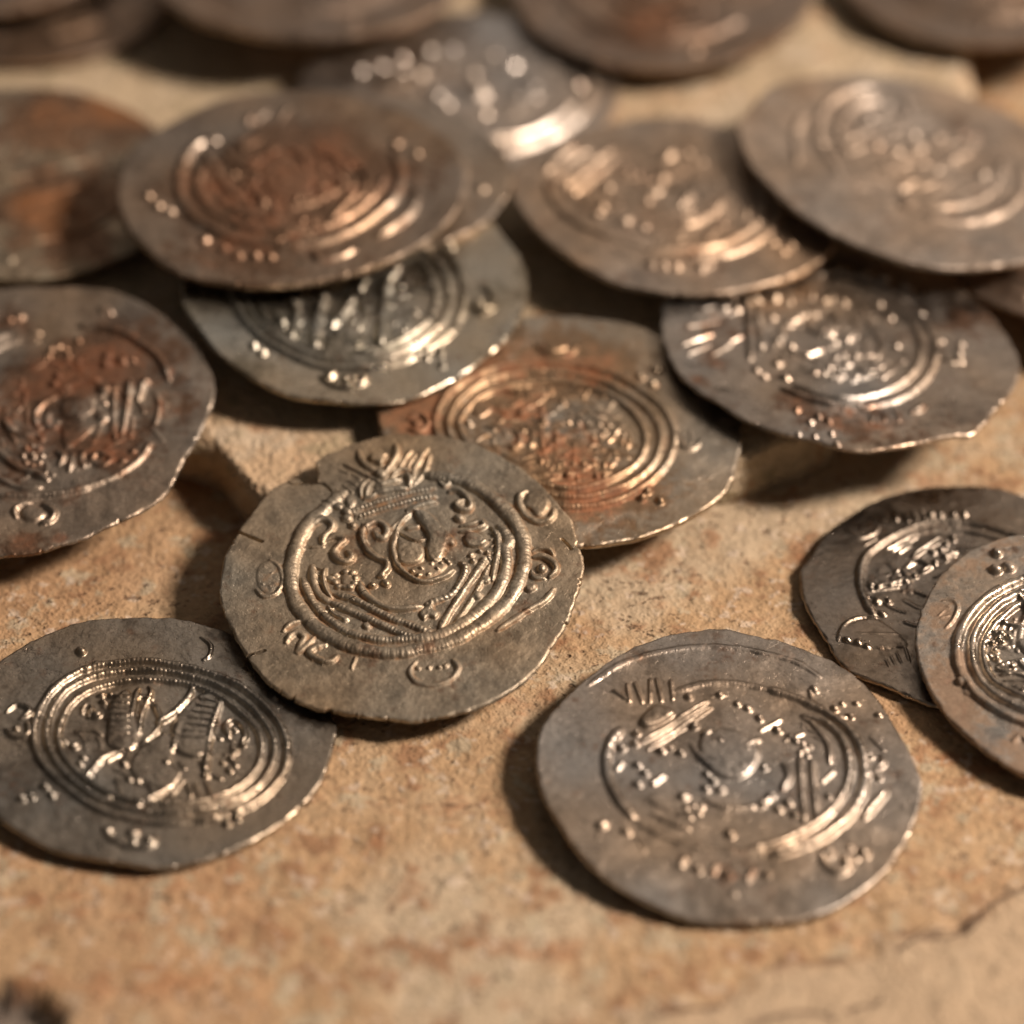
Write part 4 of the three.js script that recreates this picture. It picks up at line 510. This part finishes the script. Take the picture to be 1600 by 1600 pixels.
coin({
  name: 'altar_coin', label: 'dusty pinkish-brown altar coin with bright ringed centre and three pellets, leaning on the dark coin', n: 310, res: 0.03, h: 2.3, tilt: [-0.05, 0.08], bend: 0.14, wear: 0.1, rough: 0.27, creep: 0.1, metal: [0.52, 0.47, 0.40], tarnish: [0.36, 0.31, 0.26], ragged: 0.6, dust: 1.25, dustRim: 7.9, dustC: [-0.2, -0.4], dustColor: [0.31, 0.22, 0.15], rustColor: [0.22, 0.07, 0.03], thick: 0.65,
  clutter: [cM, 1440, 910, 5.0, 110], outline: q(cM, 1216, 330, 1120, 350, 1020, 380, 930, 420, 860, 480, 800, 540, 750, 610, 710, 690, 690, 760, 675, 840, 680, 920, 700, 1000, 730, 1080, 780, 1170, 840, 1250, 920, 1330, 1010, 1410, 1100, 1470, 1216, 1535, 1400, 1590, 1650, 1600, 1900, 1540, 2120, 1420, 2300, 1270, 2410, 1100, 2440, 920, 2390, 730, 2250, 560, 2050, 420, 1800, 330, 1560, 305, 1350, 310),
  rust: [[cM, 800, 1080, 70, 0.6], [cM, 880, 1200, 70, 0.5], [cM, 1100, 440, 90, 0.4], [cM, 780, 900, 60, 0.3]],
  feats: [
    ring(0.34, 0.30, q(cM, 1216, 560, 1100, 610, 1000, 680, 930, 760, 890, 840, 880, 920, 890, 1000, 930, 1080, 1000, 1160, 1100, 1230, 1216, 1280, 1400, 1320, 1600, 1310, 1800, 1250, 1950, 1140, 2020, 980, 2000, 820, 1900, 690, 1750, 600, 1580, 550, 1400, 535), 0.24, true), ring(0.30, 0.30, q(cM, 1216, 620, 1110, 670, 1020, 750, 970, 830, 955, 900, 965, 990, 1010, 1080, 1090, 1150, 1216, 1215, 1400, 1250, 1600, 1240, 1780, 1180, 1900, 1080, 1950, 950, 1920, 820, 1820, 710, 1680, 640, 1500, 605, 1350, 600), 0.24, true), ring(0.26, 0.28, q(cM, 1216, 680, 1120, 740, 1050, 810, 1015, 880, 1015, 960, 1050, 1050, 1110, 1100, 1216, 1150, 1400, 1180, 1580, 1170, 1740, 1110, 1840, 1020, 1870, 930, 1830, 820, 1740, 730, 1600, 680, 1400, 660), 0.24, true),
    ds('pellet', 0.42, 0.36, q(cM, 1080, 430, 1075, 515, 1140, 500)), ds('pellet', 0.38, 0.3, q(cM, 900, 1075)), ds('pellet', 0.38, 0.14, q(cM, 945, 1125)), st('crescent', 0.13, 0.12, q(cM, 810, 665, 860, 662, 885, 700, 862, 760, 825, 800)), ...[[790, 740, 815, 715], [800, 750, 840, 740], [830, 690, 845, 700]].map((p) => st('star', 0.11, 0.14, q(cM, ...p))),
    st('attendant#a', 0.16, 0.22, q(cM, 1040, 800, 1090, 750, 1160, 715)), st('attendant#a', 0.15, 0.2, q(cM, 1090, 760, 1150, 790, 1230, 800)), st('attendant#a', 0.16, 0.22, q(cM, 1080, 1000, 1150, 975, 1240, 960), 0.2), st('attendant#a', 0.15, 0.2, q(cM, 1100, 1040, 1160, 1032, 1250, 1030), 0.18), st('attendant#a', 0.15, 0.2, q(cM, 1120, 1070, 1250, 1070), 0.18), st('attendant#a', 0.18, 0.24, q(cM, 1190, 640, 1230, 720, 1210, 780)), st('crescent', 0.2, 0.2, q(cM, 1160, 1370, 1200, 1350, 1240, 1380)), fl('altar#f', 0.2, q(cM, 1180, 880, 1260, 860, 1400, 900, 1400, 960, 1250, 950)),
    ds('pellet', 0.22, 0.26, q(cM, 1060, 880, 1045, 945, 1080, 960, 1030, 870, 1160, 1000, 1140, 1112, 1182, 1112, 1212, 1130, 1090, 860, 1070, 920, 1110, 880, 1100, 830, 1140, 850, 1070, 830, 1120, 780)),
  ],
});

// --- rusty bust coin at the left
coin({
  name: 'bust_coin', label: 'heavily rusted bust coin with a beaded floret, overhanging the slab before the streaky coin', n: 250, h: 5.1, tilt: [-0.04, 0.12], bend: 0.2, wear: 0.3, rough: 0.42, creep: 0.3, metal: [0.42, 0.345, 0.27], tarnish: [0.28, 0.225, 0.175], ragged: 1.1, rustColor: [0.16, 0.062, 0.026], thick: 0.42,
  clutter: [cA, 330, 760, 6.0, 55], outline: q(cA, 300, 85, 420, 85, 560, 105, 680, 145, 800, 210, 900, 280, 1000, 370, 1060, 450, 1100, 540, 1115, 620, 1105, 700, 1070, 790, 1030, 880, 960, 990, 880, 1150, 820, 1210, 740, 1260, 640, 1310, 540, 1355, 420, 1410, 300, 1440, 200, 1475, 80, 1490, 0, 1500, -150, 1490, -330, 1430, -480, 1310, -590, 1150, -650, 960, -660, 760, -610, 560, -500, 370, -340, 220, -150, 130, 80, 90),
  rust: [[cA, 440, 560, 190, 1.40], [cA, 640, 420, 190, 1.24], [cA, 600, 920, 170, 1.32], [cA, 880, 700, 130, 0.85], [cA, 900, 480, 120, 0.78], [cA, 200, 560, 170, 0.93], [cA, 250, 880, 150, 0.93], [cA, 60, 290, 120, 0.93], [cA, 130, 1440, 90, 1.24], [cA, 310, 1400, 50, 1.08], [cA, 360, 1210, 70, 0.78], [cA, 50, 700, 160, 0.93], [cA, 40, 1080, 120, 0.62]],
  feats: [
    ring(0.3, 0.28, q(cA, 782, 910, 740, 980, 660, 1050, 560, 1100, 430, 1150, 280, 1178, 120, 1188, -60, 1170, -250, 1080, -380, 940, -420, 780, -380, 600, -260, 450), 0.3), ring(0.28, 0.27, q(cA, 880, 580, 850, 500, 800, 440, 730, 390, 640, 340, 540, 310, 410, 300), 0.3), ring(0.26, 0.24, q(cA, -100, 420, 0, 370, 100, 340, 210, 345), 0.3), ring(0.24, 0.22, q(cA, -80, 470, 0, 420, 120, 375, 200, 385), 0.3),
    st('diadem', 0.2, 0.27, q(cA, 676, 580, 668, 680, 652, 780, 630, 880), 0.32), st('diadem', 0.22, 0.27, q(cA, 742, 585, 735, 640, 718, 695), 0.32), st('diadem', 0.22, 0.22, q(cA, 600, 600, 592, 700, 590, 800, 600, 885)), st('diadem', 0.2, 0.22, q(cA, 690, 770, 680, 880)), ds('pellet', 0.45, 0.32, q(cA, 545, 632, 532, 770)), ds('pellet', 0.27, 0.26, q(cA, 545, 700, 410, 380, 412, 490, 300, 560, 282, 600, 640, 1000, 690, 950, 760, 590)),
    fl('face#a', 0.13, q(cA, 320, 690, 420, 650, 490, 700, 480, 745, 400, 780, 330, 765)), st('face#b', 0.2, 0.22, q(cA, 310, 640, 400, 595, 520, 578)), st('hair_curl', 0.22, 0.25, q(cA, 190, 810, 180, 760, 220, 700, 295, 660), 0.28), st('hair_curl', 0.2, 0.22, q(cA, 300, 790, 280, 825, 245, 800, 250, 740)), fl('face#c', 0.13, q(cA, 340, 800, 480, 820, 430, 880, 345, 935, 320, 870)), st('eye', 0.17, 0.22, q(cA, 450, 670, 490, 690)),
    ds('floret#a', 0.28, 0.28, q(cA, 170, 970)), ds('floret#a', 0.17, 0.24, q(cA, 220, 970, 205, 1008, 170, 1022, 135, 1008, 120, 970, 135, 932, 170, 918, 205, 932)), ds('floret#b', 0.19, 0.24, q(cA, 360, 460, 345, 495, 310, 505, 270, 495, 255, 460, 270, 425, 310, 415, 345, 425)), st('inscription#b', 0.24, 0.25, q(cA, 250, 960, 290, 950, 330, 980, 310, 1012)), st('inscription#b', 0.22, 0.24, q(cA, 372, 965, 375, 1010, 362, 1050)), st('inscription#b', 0.22, 0.24, q(cA, 440, 950, 420, 995, 440, 1030)), st('inscription#b', 0.2, 0.24, q(cA, 480, 985, 520, 960, 580, 990, 540, 1022, 490, 1010), 0, true),
    st('necklace', 0.24, 0.24, q(cA, 15, 780, 70, 850, 170, 862)), st('shoulder_strap', 0.28, 0.26, q(cA, -20, 940, 80, 1030, 170, 1060, 250, 1098)), st('shoulder_strap', 0.24, 0.22, q(cA, -40, 1080, 100, 1140, 210, 1140)), ds('star', 0.38, 0.24, q(cA, 545, 220, 550, 500, 640, 480)), ds('star', 0.26, 0.24, q(cA, 575, 232, 690, 480, 560, 460)), ds('pellet', 0.34, 0.24, q(cA, 50, 270, 105, 258)),
    st('crescent', 0.2, 0.24, q(cA, 85, 1300, 78, 1260, 120, 1232, 160, 1225)), st('crescent', 0.22, 0.24, q(cA, 225, 1232, 285, 1275, 262, 1320, 215, 1330)), fl('star', 0.16, q(cA, 110, 1270, 160, 1235, 235, 1280, 195, 1320, 130, 1312)), ...[[830, 690, 870, 720], [870, 700, 850, 760], [880, 740, 920, 760], [790, 830, 850, 900]].map((p) => st('crown#m', 0.15, 0.1, q(cA, ...p))), st('wing#a', 0.18, 0.15, q(cA, 810, 810, 830, 720, 810, 650)),
  ],
});

// --- altar coin under the brown coin
coin({
  name: 'altar_coin', label: 'bright greenish-grey altar coin with standing figures, wedged under the brown rusted coin', n: 260, h: 7.3, tilt: [0.05, 0.085], bend: 0.22, wear: 0.15, rough: 0.26, creep: 0.05, metal: [0.47, 0.43, 0.35], tarnish: [0.29, 0.265, 0.205], ragged: 0.6,
  clutter: [cC, 760, 420, 5.2, 70], outline: q(cC, 65, 410, 80, 480, 130, 560, 200, 650, 300, 730, 400, 800, 520, 850, 640, 870, 760, 882, 900, 885, 1000, 870, 1100, 830, 1200, 780, 1300, 710, 1390, 640, 1450, 560, 1490, 470, 1505, 400, 1500, 340, 1470, 270, 1420, 200, 1350, 110, 1230, 20, 1080, -60, 900, -110, 750, -120, 560, -110, 380, -50, 230, 60, 130, 180, 75, 300),
  rust: [[cC, 1150, 840, 60, 0.5], [cC, 860, 890, 60, 0.5]],
  feats: [
    ring(0.3, 0.28, q(cC, 290, 460, 330, 540, 400, 610, 500, 670, 620, 720, 760, 740, 900, 730, 1040, 690, 1150, 620, 1220, 530, 1240, 430, 1220, 330, 1170, 260, 1100, 200, 900, 110, 700, 80, 450, 140, 320, 260, 280, 380), 0.3, true), ring(0.27, 0.27, q(cC, 335, 470, 400, 560, 500, 630, 620, 680, 760, 700, 900, 690, 1020, 650, 1120, 580, 1170, 500, 1180, 420, 1150, 330, 1100, 270, 900, 160, 600, 140, 400, 220, 330, 360), 0.3, true), ring(0.24, 0.26, q(cC, 375, 460, 430, 550, 520, 620, 640, 660, 760, 670, 880, 660, 990, 620, 1080, 550, 1120, 470, 1120, 400, 1090, 330, 1040, 280), 0.3),
    st('attendant#l', 0.3, 0.28, q(cC, 520, 440, 542, 530, 520, 610)), st('attendant#l', 0.46, 0.36, q(cC, 660, 420, 628, 530, 618, 650), 0.3), st('altar', 0.34, 0.34, q(cC, 785, 430, 740, 500, 690, 570)), st('altar', 0.24, 0.28, q(cC, 800, 440, 825, 520, 800, 590)), fl('altar', 0.26, q(cC, 720, 565, 790, 560, 812, 650, 660, 650)), st('attendant#r', 0.5, 0.38, q(cC, 920, 340, 912, 450, 892, 640), 0.3), ds('pellet', 0.4, 0.34, q(cC, 920, 405, 770, 435)), st('attendant#r', 0.42, 0.36, q(cC, 945, 345, 962, 310)), ds('pellet', 0.34, 0.3, q(cC, 1180, 225, 1095, 385, 480, 540, 1035, 500)), st('inscription#r', 0.28, 0.28, q(cC, 990, 590, 1012, 555)), st('inscription#l', 0.24, 0.24, q(cC, 455, 500, 490, 560)), st('inscription#r', 0.16, 0.2, q(cC, 950, 435, 1000, 430)),
    ds('pellet', 0.3, 0.3, q(cC, 365, 640, 402, 670, 1140, 670, 1085, 692, 1150, 725)), st('crescent', 0.2, 0.24, q(cC, 640, 770, 690, 810, 760, 822, 830, 800)), ds('star', 0.36, 0.32, q(cC, 682, 765, 752, 810, 820, 788)), ds('star', 0.24, 0.26, q(cC, 708, 802, 780, 782, 745, 780)), st('crescent', 0.28, 0.28, q(cC, 1265, 465, 1300, 500, 1355, 480, 1352, 420, 1320, 405)), ds('star', 0.3, 0.26, q(cC, 1300, 460)),
  ],
});

// --- the coins further back
coin({
  name: 'bust_coin', label: 'brown rusted bust coin on top of the stack, lying across the greenish altar coin', n: 210, h: 9.9, tilt: [-0.02, 0.06], bend: 0.2, wear: 0.2, rough: 0.40, creep: 0.4, metal: [0.40, 0.315, 0.24], tarnish: [0.27, 0.21, 0.158], brown: [0.235, 0.145, 0.092], rustColor: [0.17, 0.075, 0.036], thick: 0.6,
  clutter: [cB, 880, 590, 6.2, 90], outline: q(cB, 365, 620, 370, 560, 400, 480, 470, 420, 560, 370, 650, 330, 740, 300, 850, 285, 960, 280, 1080, 290, 1200, 320, 1300, 370, 1400, 440, 1445, 520, 1450, 590, 1430, 650, 1380, 710, 1300, 770, 1200, 820, 1080, 860, 950, 885, 850, 895, 740, 890, 620, 870, 540, 840, 460, 780, 400, 710),
  rust: [[cB, 980, 450, 150, 1.13], [cB, 780, 560, 170, 0.90], [cB, 900, 660, 170, 0.90], [cB, 700, 790, 140, 1.08], [cB, 1100, 540, 150, 0.90], [cB, 1290, 560, 90, 0.68], [cB, 1000, 810, 120, 0.56], [cB, 620, 600, 120, 0.79]],
  feats: [
    ring(0.32, 0.28, q(cB, 665, 430, 610, 460, 570, 520, 558, 590, 590, 670, 680, 730, 800, 765, 920, 768, 1040, 745, 1150, 690, 1230, 620, 1252, 550, 1230, 480), 0.3), ring(0.28, 0.26, q(cB, 640, 520, 618, 590, 660, 655, 740, 700, 860, 725, 980, 715, 1080, 680, 1160, 620, 1200, 560), 0.3),
    ds('pellet', 0.36, 0.32, q(cB, 665, 440, 780, 380, 850, 480, 885, 500, 890, 570, 1010, 525, 820, 630, 1005, 585, 945, 685, 980, 695)), ds('pellet', 0.3, 0.26, q(cB, 750, 620, 720, 600, 680, 540, 640, 500, 930, 570, 800, 560, 1300, 480, 1240, 450)), st('shoulder_strap', 0.26, 0.27, q(cB, 900, 650, 980, 630, 1050, 600, 1110, 580), 0.3), st('shoulder_strap', 0.26, 0.27, q(cB, 1040, 680, 1075, 640, 1120, 600), 0.3), st('inscription#m', 0.34, 0.3, q(cB, 1180, 740, 1260, 690, 1295, 640, 1300, 595)), st('shoulder_strap', 0.26, 0.26, q(cB, 640, 480, 690, 560, 740, 620), 0.3), ds('inscription#b', 0.36, 0.28, q(cB, 640, 750, 700, 775, 745, 800, 800, 800, 842, 800)), ds('star', 0.4, 0.3, q(cB, 465, 612, 492, 645, 532, 662)), st('crescent', 0.28, 0.24, q(cB, 980, 785, 1000, 812, 1060, 802, 1105, 780)), ...[[700, 470, 740, 520, 800, 540], [760, 560, 800, 610, 860, 640], [980, 480, 1040, 500, 1080, 540], [1060, 560, 1090, 600, 1070, 640], [700, 640, 780, 680, 880, 690], [900, 470, 950, 500, 960, 540], [1120, 520, 1150, 570, 1130, 620]].map((p) => st('shoulder_strap', 0.2, 0.26, q(cB, ...p), 0.28)), ds('pellet', 0.26, 0.28, q(cB, 700, 560, 730, 545, 760, 590, 780, 640, 860, 660, 1040, 540, 1070, 560, 1090, 520, 930, 620, 960, 610, 870, 540)),
    st('wing', 0.22, 0.2, q(cB, 800, 385, 835, 350)), st('wing', 0.22, 0.2, q(cB, 880, 375, 905, 335)), fl('face', 0.16, q(cB, 820, 520, 900, 500, 980, 560, 930, 620, 840, 600)),
  ],
});
function plain(cx, cy, rx, ry, turn, feats) {                          // a simple bust for coins that show little more than their rims
  const P = (a, r) => [cx + rx * r * Math.cos(a + turn), cy + ry * r * Math.sin(a + turn)], arc = (r, a, b) => Array.from({ length: 14 }, (_, i) => P(mix(a, b, i / 13), r));
  return [ring(0.3, 0.27, arc(0.68, 0.2, 6.0), 0.3), ring(0.26, 0.25, arc(0.61, 0.6, 5.6), 0.3), st('hair_curl', 0.26, 0.25, arc(0.35, 1, 4.4)), st('diadem', 0.24, 0.25, [P(0.5, 0.42), P(-0.6, 0.42)], 0.3), st('shoulder_strap', 0.25, 0.24, [P(2.6, 0.55), P(3.6, 0.2), P(4.2, 0.5)], 0.3), fl('face', 0.18, [P(0, 0.25), P(1.6, 0.2), P(3.1, 0.18), P(4.7, 0.22)]), ds('pellet', 0.33, 0.28, [0.3, 0.9, 1.4, 2.2, 3.0, 3.7, 4.9, 5.6].map((a, i) => P(a, i % 2 ? 0.5 : 0.42))), ds('star', 0.34, 0.28, [0.8, 2.35, 3.95, 5.5].map((a) => P(a, 0.82))), ...(feats ?? [])];
}
coin({ name: 'bust_coin', label: 'plain brownish coin sandwiched below the brown rusted coin, only its rim showing', n: 130, h: 8.3, tilt: [0.02, 0.07], rough: 0.42, metal: [0.40, 0.345, 0.285], tarnish: [0.25, 0.215, 0.175], outline: oval(566, 276, 234, 122), feats: plain(566, 276, 234, 122, 1), tn: 128, res: 0.06 });
coin({
  name: 'bust_coin', label: 'streaky tan and rust coin partly under the brown rusted coin, without a clear bust', n: 170, h: 6.0, tilt: [0.06, 0.04], rough: 0.46, creep: 0.3, metal: [0.42, 0.36, 0.27], tarnish: [0.30, 0.24, 0.17], rustColor: [0.23, 0.095, 0.03], clutter: [cB, 60, 560, 7.0, 60], outline: oval(30, 285, 260, 150), tn: 256, res: 0.05, wear: 0.6,
  rust: [[cB, 240, 320, 160, 1.05], [cB, 430, 340, 120, 1.26], [cB, 190, 680, 150, 1.12], [cB, 60, 420, 170, 0.77], [cB, 330, 560, 150, 0.70], [cB, 100, 640, 120, 0.70], [cB, 260, 790, 80, 0.84]],
  feats: [...[[-100, 500, 100, 450, 300, 420], [-80, 580, 100, 540, 280, 500], [60, 640, 180, 600, 300, 560], [-60, 440, 120, 400, 260, 375], [-100, 660, 40, 640, 160, 590]].map((p) => st('shoulder_strap', 0.3, 0.16, q(cB, ...p), 0.3)), ring(0.3, 0.2, q(cB, -300, 600, -160, 700, 20, 750, 200, 740, 340, 680, 430, 590, 440, 500)), ds('star', 0.38, 0.26, q(cB, 40, 620, 60, 850, 28, 812, 195, 690)), ds('pellet', 0.34, 0.24, q(cB, 370, 310, 320, 800, 290, 780))],
});
coin({
  name: 'bust_coin', label: 'grey-brown bust coin resting on the clipped coin, letter dots in a row below its ring', n: 200, h: 6.9, tilt: [0.06, 0.0], rough: 0.45, creep: 0.1, metal: [0.44, 0.36, 0.285], tarnish: [0.30, 0.24, 0.19], tn: 256, bend: 0.18, wear: 0.2, thick: 0.55,
  clutter: [cE, 530, 600, 6.2, 90], outline: q(cE, 75, 560, 85, 500, 130, 460, 200, 420, 290, 385, 400, 360, 520, 345, 620, 350, 690, 370, 800, 400, 900, 460, 980, 540, 1030, 620, 1040, 700, 1030, 740, 990, 780, 920, 820, 820, 850, 700, 870, 560, 870, 440, 850, 340, 820, 240, 760, 160, 690, 100, 620),
  rust: [[cE, 600, 760, 90, 0.5], [cE, 300, 520, 80, 0.3]],
  feats: [
    ring(0.32, 0.27, q(cE, 180, 540, 200, 600, 260, 660, 360, 710, 480, 740, 600, 745, 720, 720, 810, 660, 832, 600, 810, 550), 0.3), ring(0.3, 0.27, q(cE, 600, 772, 740, 752, 830, 700, 872, 632, 850, 580), 0.3), st('diadem', 0.28, 0.28, q(cE, 240, 552, 300, 500, 372, 442), 0.3), st('diadem', 0.28, 0.28, q(cE, 262, 577, 330, 520, 392, 462), 0.3), st('crown', 0.3, 0.24, q(cE, 180, 510, 215, 465, 265, 430)), st('crown', 0.2, 0.2, q(cE, 210, 530, 250, 480, 310, 440)),
    ds('pellet', 0.4, 0.32, q(cE, 545, 460, 420, 512, 360, 560, 525, 530, 415, 660, 470, 680, 700, 665, 345, 620)), ds('pellet', 0.32, 0.27, q(cE, 600, 455, 480, 600, 490, 570, 330, 640, 640, 480, 450, 520)), st('face', 0.34, 0.3, q(cE, 580, 612, 605, 580, 545, 560)), st('necklace', 0.38, 0.32, q(cE, 590, 672, 660, 642, 700, 600)), st('face', 0.24, 0.25, q(cE, 500, 515, 522, 560, 500, 580)), st('shoulder_strap', 0.24, 0.24, q(cE, 740, 520, 780, 590, 770, 650), 0.3), ds('inscription#b', 0.36, 0.32, q(cE, 490, 790, 526, 793, 568, 797, 640, 800, 662, 790)), ds('star', 0.38, 0.3, q(cE, 880, 750, 905, 730, 850, 720)),
  ],
});
coin({
  name: 'bust_coin', label: 'worn pinkish-grey coin with a double-struck faint bust, topmost beside the bare slab', n: 190, h: 7.4, tilt: [0.09, -0.01], rough: 0.50, creep: 0.1, metal: [0.46, 0.385, 0.315], tarnish: [0.35, 0.29, 0.235], tn: 256, bend: 0.16, wear: 0.35, thick: 0.6, dish: 0.25,
  clutter: [cE, 1260, 470, 6.5, 110], outline: q(cE, 750, 370, 770, 340, 840, 270, 920, 240, 1060, 228, 1200, 235, 1330, 255, 1440, 290, 1540, 330, 1600, 365, 1680, 420, 1730, 500, 1740, 580, 1720, 680, 1670, 750, 1600, 785, 1540, 795, 1440, 802, 1320, 795, 1200, 765, 1080, 720, 980, 670, 900, 610, 840, 550, 790, 490, 760, 430),
  rust: [[cE, 1430, 400, 70, 0.4]],
  feats: [
    ring(0.3, 0.24, q(cE, 1050, 510, 1000, 440, 985, 380, 1010, 320, 1070, 280, 1150, 265, 1230, 290, 1260, 340), 0.3), ring(0.26, 0.22, q(cE, 1080, 460, 1050, 400, 1070, 345, 1120, 310, 1190, 300), 0.3), ring(0.32, 0.25, q(cE, 1230, 600, 1320, 645, 1420, 660, 1520, 640, 1590, 580, 1600, 500), 0.3), ring(0.3, 0.24, q(cE, 1230, 575, 1340, 612, 1440, 600, 1510, 560, 1535, 480), 0.3), st('inscription', 0.3, 0.2, q(cE, 945, 340, 920, 400, 925, 480)), st('face', 0.5, 0.24, q(cE, 1080, 410, 1130, 390)), ds('pellet', 0.4, 0.24, q(cE, 1190, 310, 1220, 450, 1345, 410, 1420, 400, 1340, 500, 1300, 485, 1160, 430, 1240, 555, 1480, 520, 1140, 350, 1270, 400)), st('shoulder_strap', 0.3, 0.22, q(cE, 1230, 560, 1280, 540, 1340, 550), 0.3), st('face', 0.3, 0.2, q(cE, 1380, 480, 1430, 450, 1450, 400)), st('hair_curl', 0.3, 0.2, q(cE, 1250, 480, 1300, 440, 1370, 470)),
  ],
});
coin({
  name: 'bust_coin', label: 'brightly glinting coin at the back, between the brown rusted coin and the far rims', n: 180, h: 4.8, tilt: [0.03, 0.0], rough: 0.33, creep: 0, metal: [0.60, 0.53, 0.46], tarnish: [0.46, 0.40, 0.34], clutter: [cD, 830, 390, 6.5, 120], outline: oval(715, 142, 250, 125), tn: 192, bend: 0.16, wear: 0.05,
  feats: [
    ring(0.38, 0.34, q(cD, 1370, 350, 1380, 420, 1330, 520, 1240, 600, 1100, 660, 930, 690, 740, 670, 540, 600, 380, 500), 0.34), ring(0.34, 0.32, q(cD, 1300, 470, 1200, 555, 1050, 615, 860, 635, 660, 600), 0.34), st('crescent', 0.36, 0.34, q(cD, 1180, 600, 1270, 560, 1340, 490)),
    ds('pellet', 0.52, 0.4, q(cD, 510, 270, 595, 330, 675, 435, 1020, 300, 840, 340)), ds('pellet', 0.42, 0.34, q(cD, 880, 410, 930, 250, 1120, 400, 740, 230, 640, 230, 420, 300, 330, 320, 900, 520, 850, 370, 1210, 230, 1320, 390, 650, 550, 720, 470)), st('shoulder_strap', 0.3, 0.28, q(cD, 1030, 520, 1042, 460, 1052, 400), 0.3), st('shoulder_strap', 0.3, 0.28, q(cD, 960, 490, 1000, 420), 0.3), st('face', 0.4, 0.3, q(cD, 790, 400, 850, 440, 910, 430)),
  ],
});
const far = { n: 140, tn: 128, res: 0.06, rough: 0.42, creep: 0.2, metal: [0.38, 0.295, 0.23], tarnish: [0.26, 0.20, 0.155], bend: 0.2 };
coin({ ...far, name: 'bust_coin', label: 'thick-rimmed brown coin in the far row, standing beside the stacked pair', h: 8.4, tilt: [0.02, -0.02], thick: 0.8, clutter: [[0, 0, 1], 480, -62, 7, 60], outline: oval(480, -62, 256, 119), feats: plain(480, -62, 256, 119, 2) });
coin({ ...far, name: 'bust_coin', label: 'orange-brown coin in the far row with a rust patch over its ring', h: 6.4, tilt: [-0.02, 0.04], thick: 0.8, clutter: [[0, 0, 1], 1035, -25, 7, 90], outline: oval(1035, -25, 235, 132), feats: plain(1035, -25, 235, 132, 0.5), rust: [[[0, 0, 1], 1030, 40, 60, 0.9], [[0, 0, 1], 960, 60, 60, 0.5], [[0, 0, 1], 1040, -30, 90, 0.6]] });
coin({ ...far, name: 'bust_coin', label: 'lumpy-rimmed brown coin in the far row, beside the bare end of the slab', h: 6.0, tilt: [-0.04, 0.0], thick: 0.8, bend: 0.45, clutter: [[0, 0, 1], 1555, -55, 7, 60], outline: oval(1555, -55, 245, 120), feats: plain(1555, -55, 245, 120, 4) });
coin({ ...far, name: 'bust_coin', label: 'brown coin, lower of the stacked pair in the far row', h: 4.6, tilt: [0.0, 0.0], thick: 0.7, outline: oval(25, -15, 240, 112), feats: plain(25, -15, 240, 112, 1.5) });
coin({ ...far, name: 'bust_coin', label: 'brown coin, upper of the stacked pair in the far row', h: 7.6, tilt: [0.03, -0.02], thick: 0.7, outline: oval(-50, -95, 240, 115), feats: plain(-50, -95, 240, 115, 3) });
coin({ ...far, name: 'bust_coin', label: 'brown coin lying beneath the worn pinkish coin, just beside the clipped one', h: 4.4, tilt: [-0.04, -0.06], outline: oval(1720, 390, 240, 115), feats: plain(1720, 390, 240, 115, 3) });
console.log('coin triangles', triangles);

renderer.render(scene, camera);
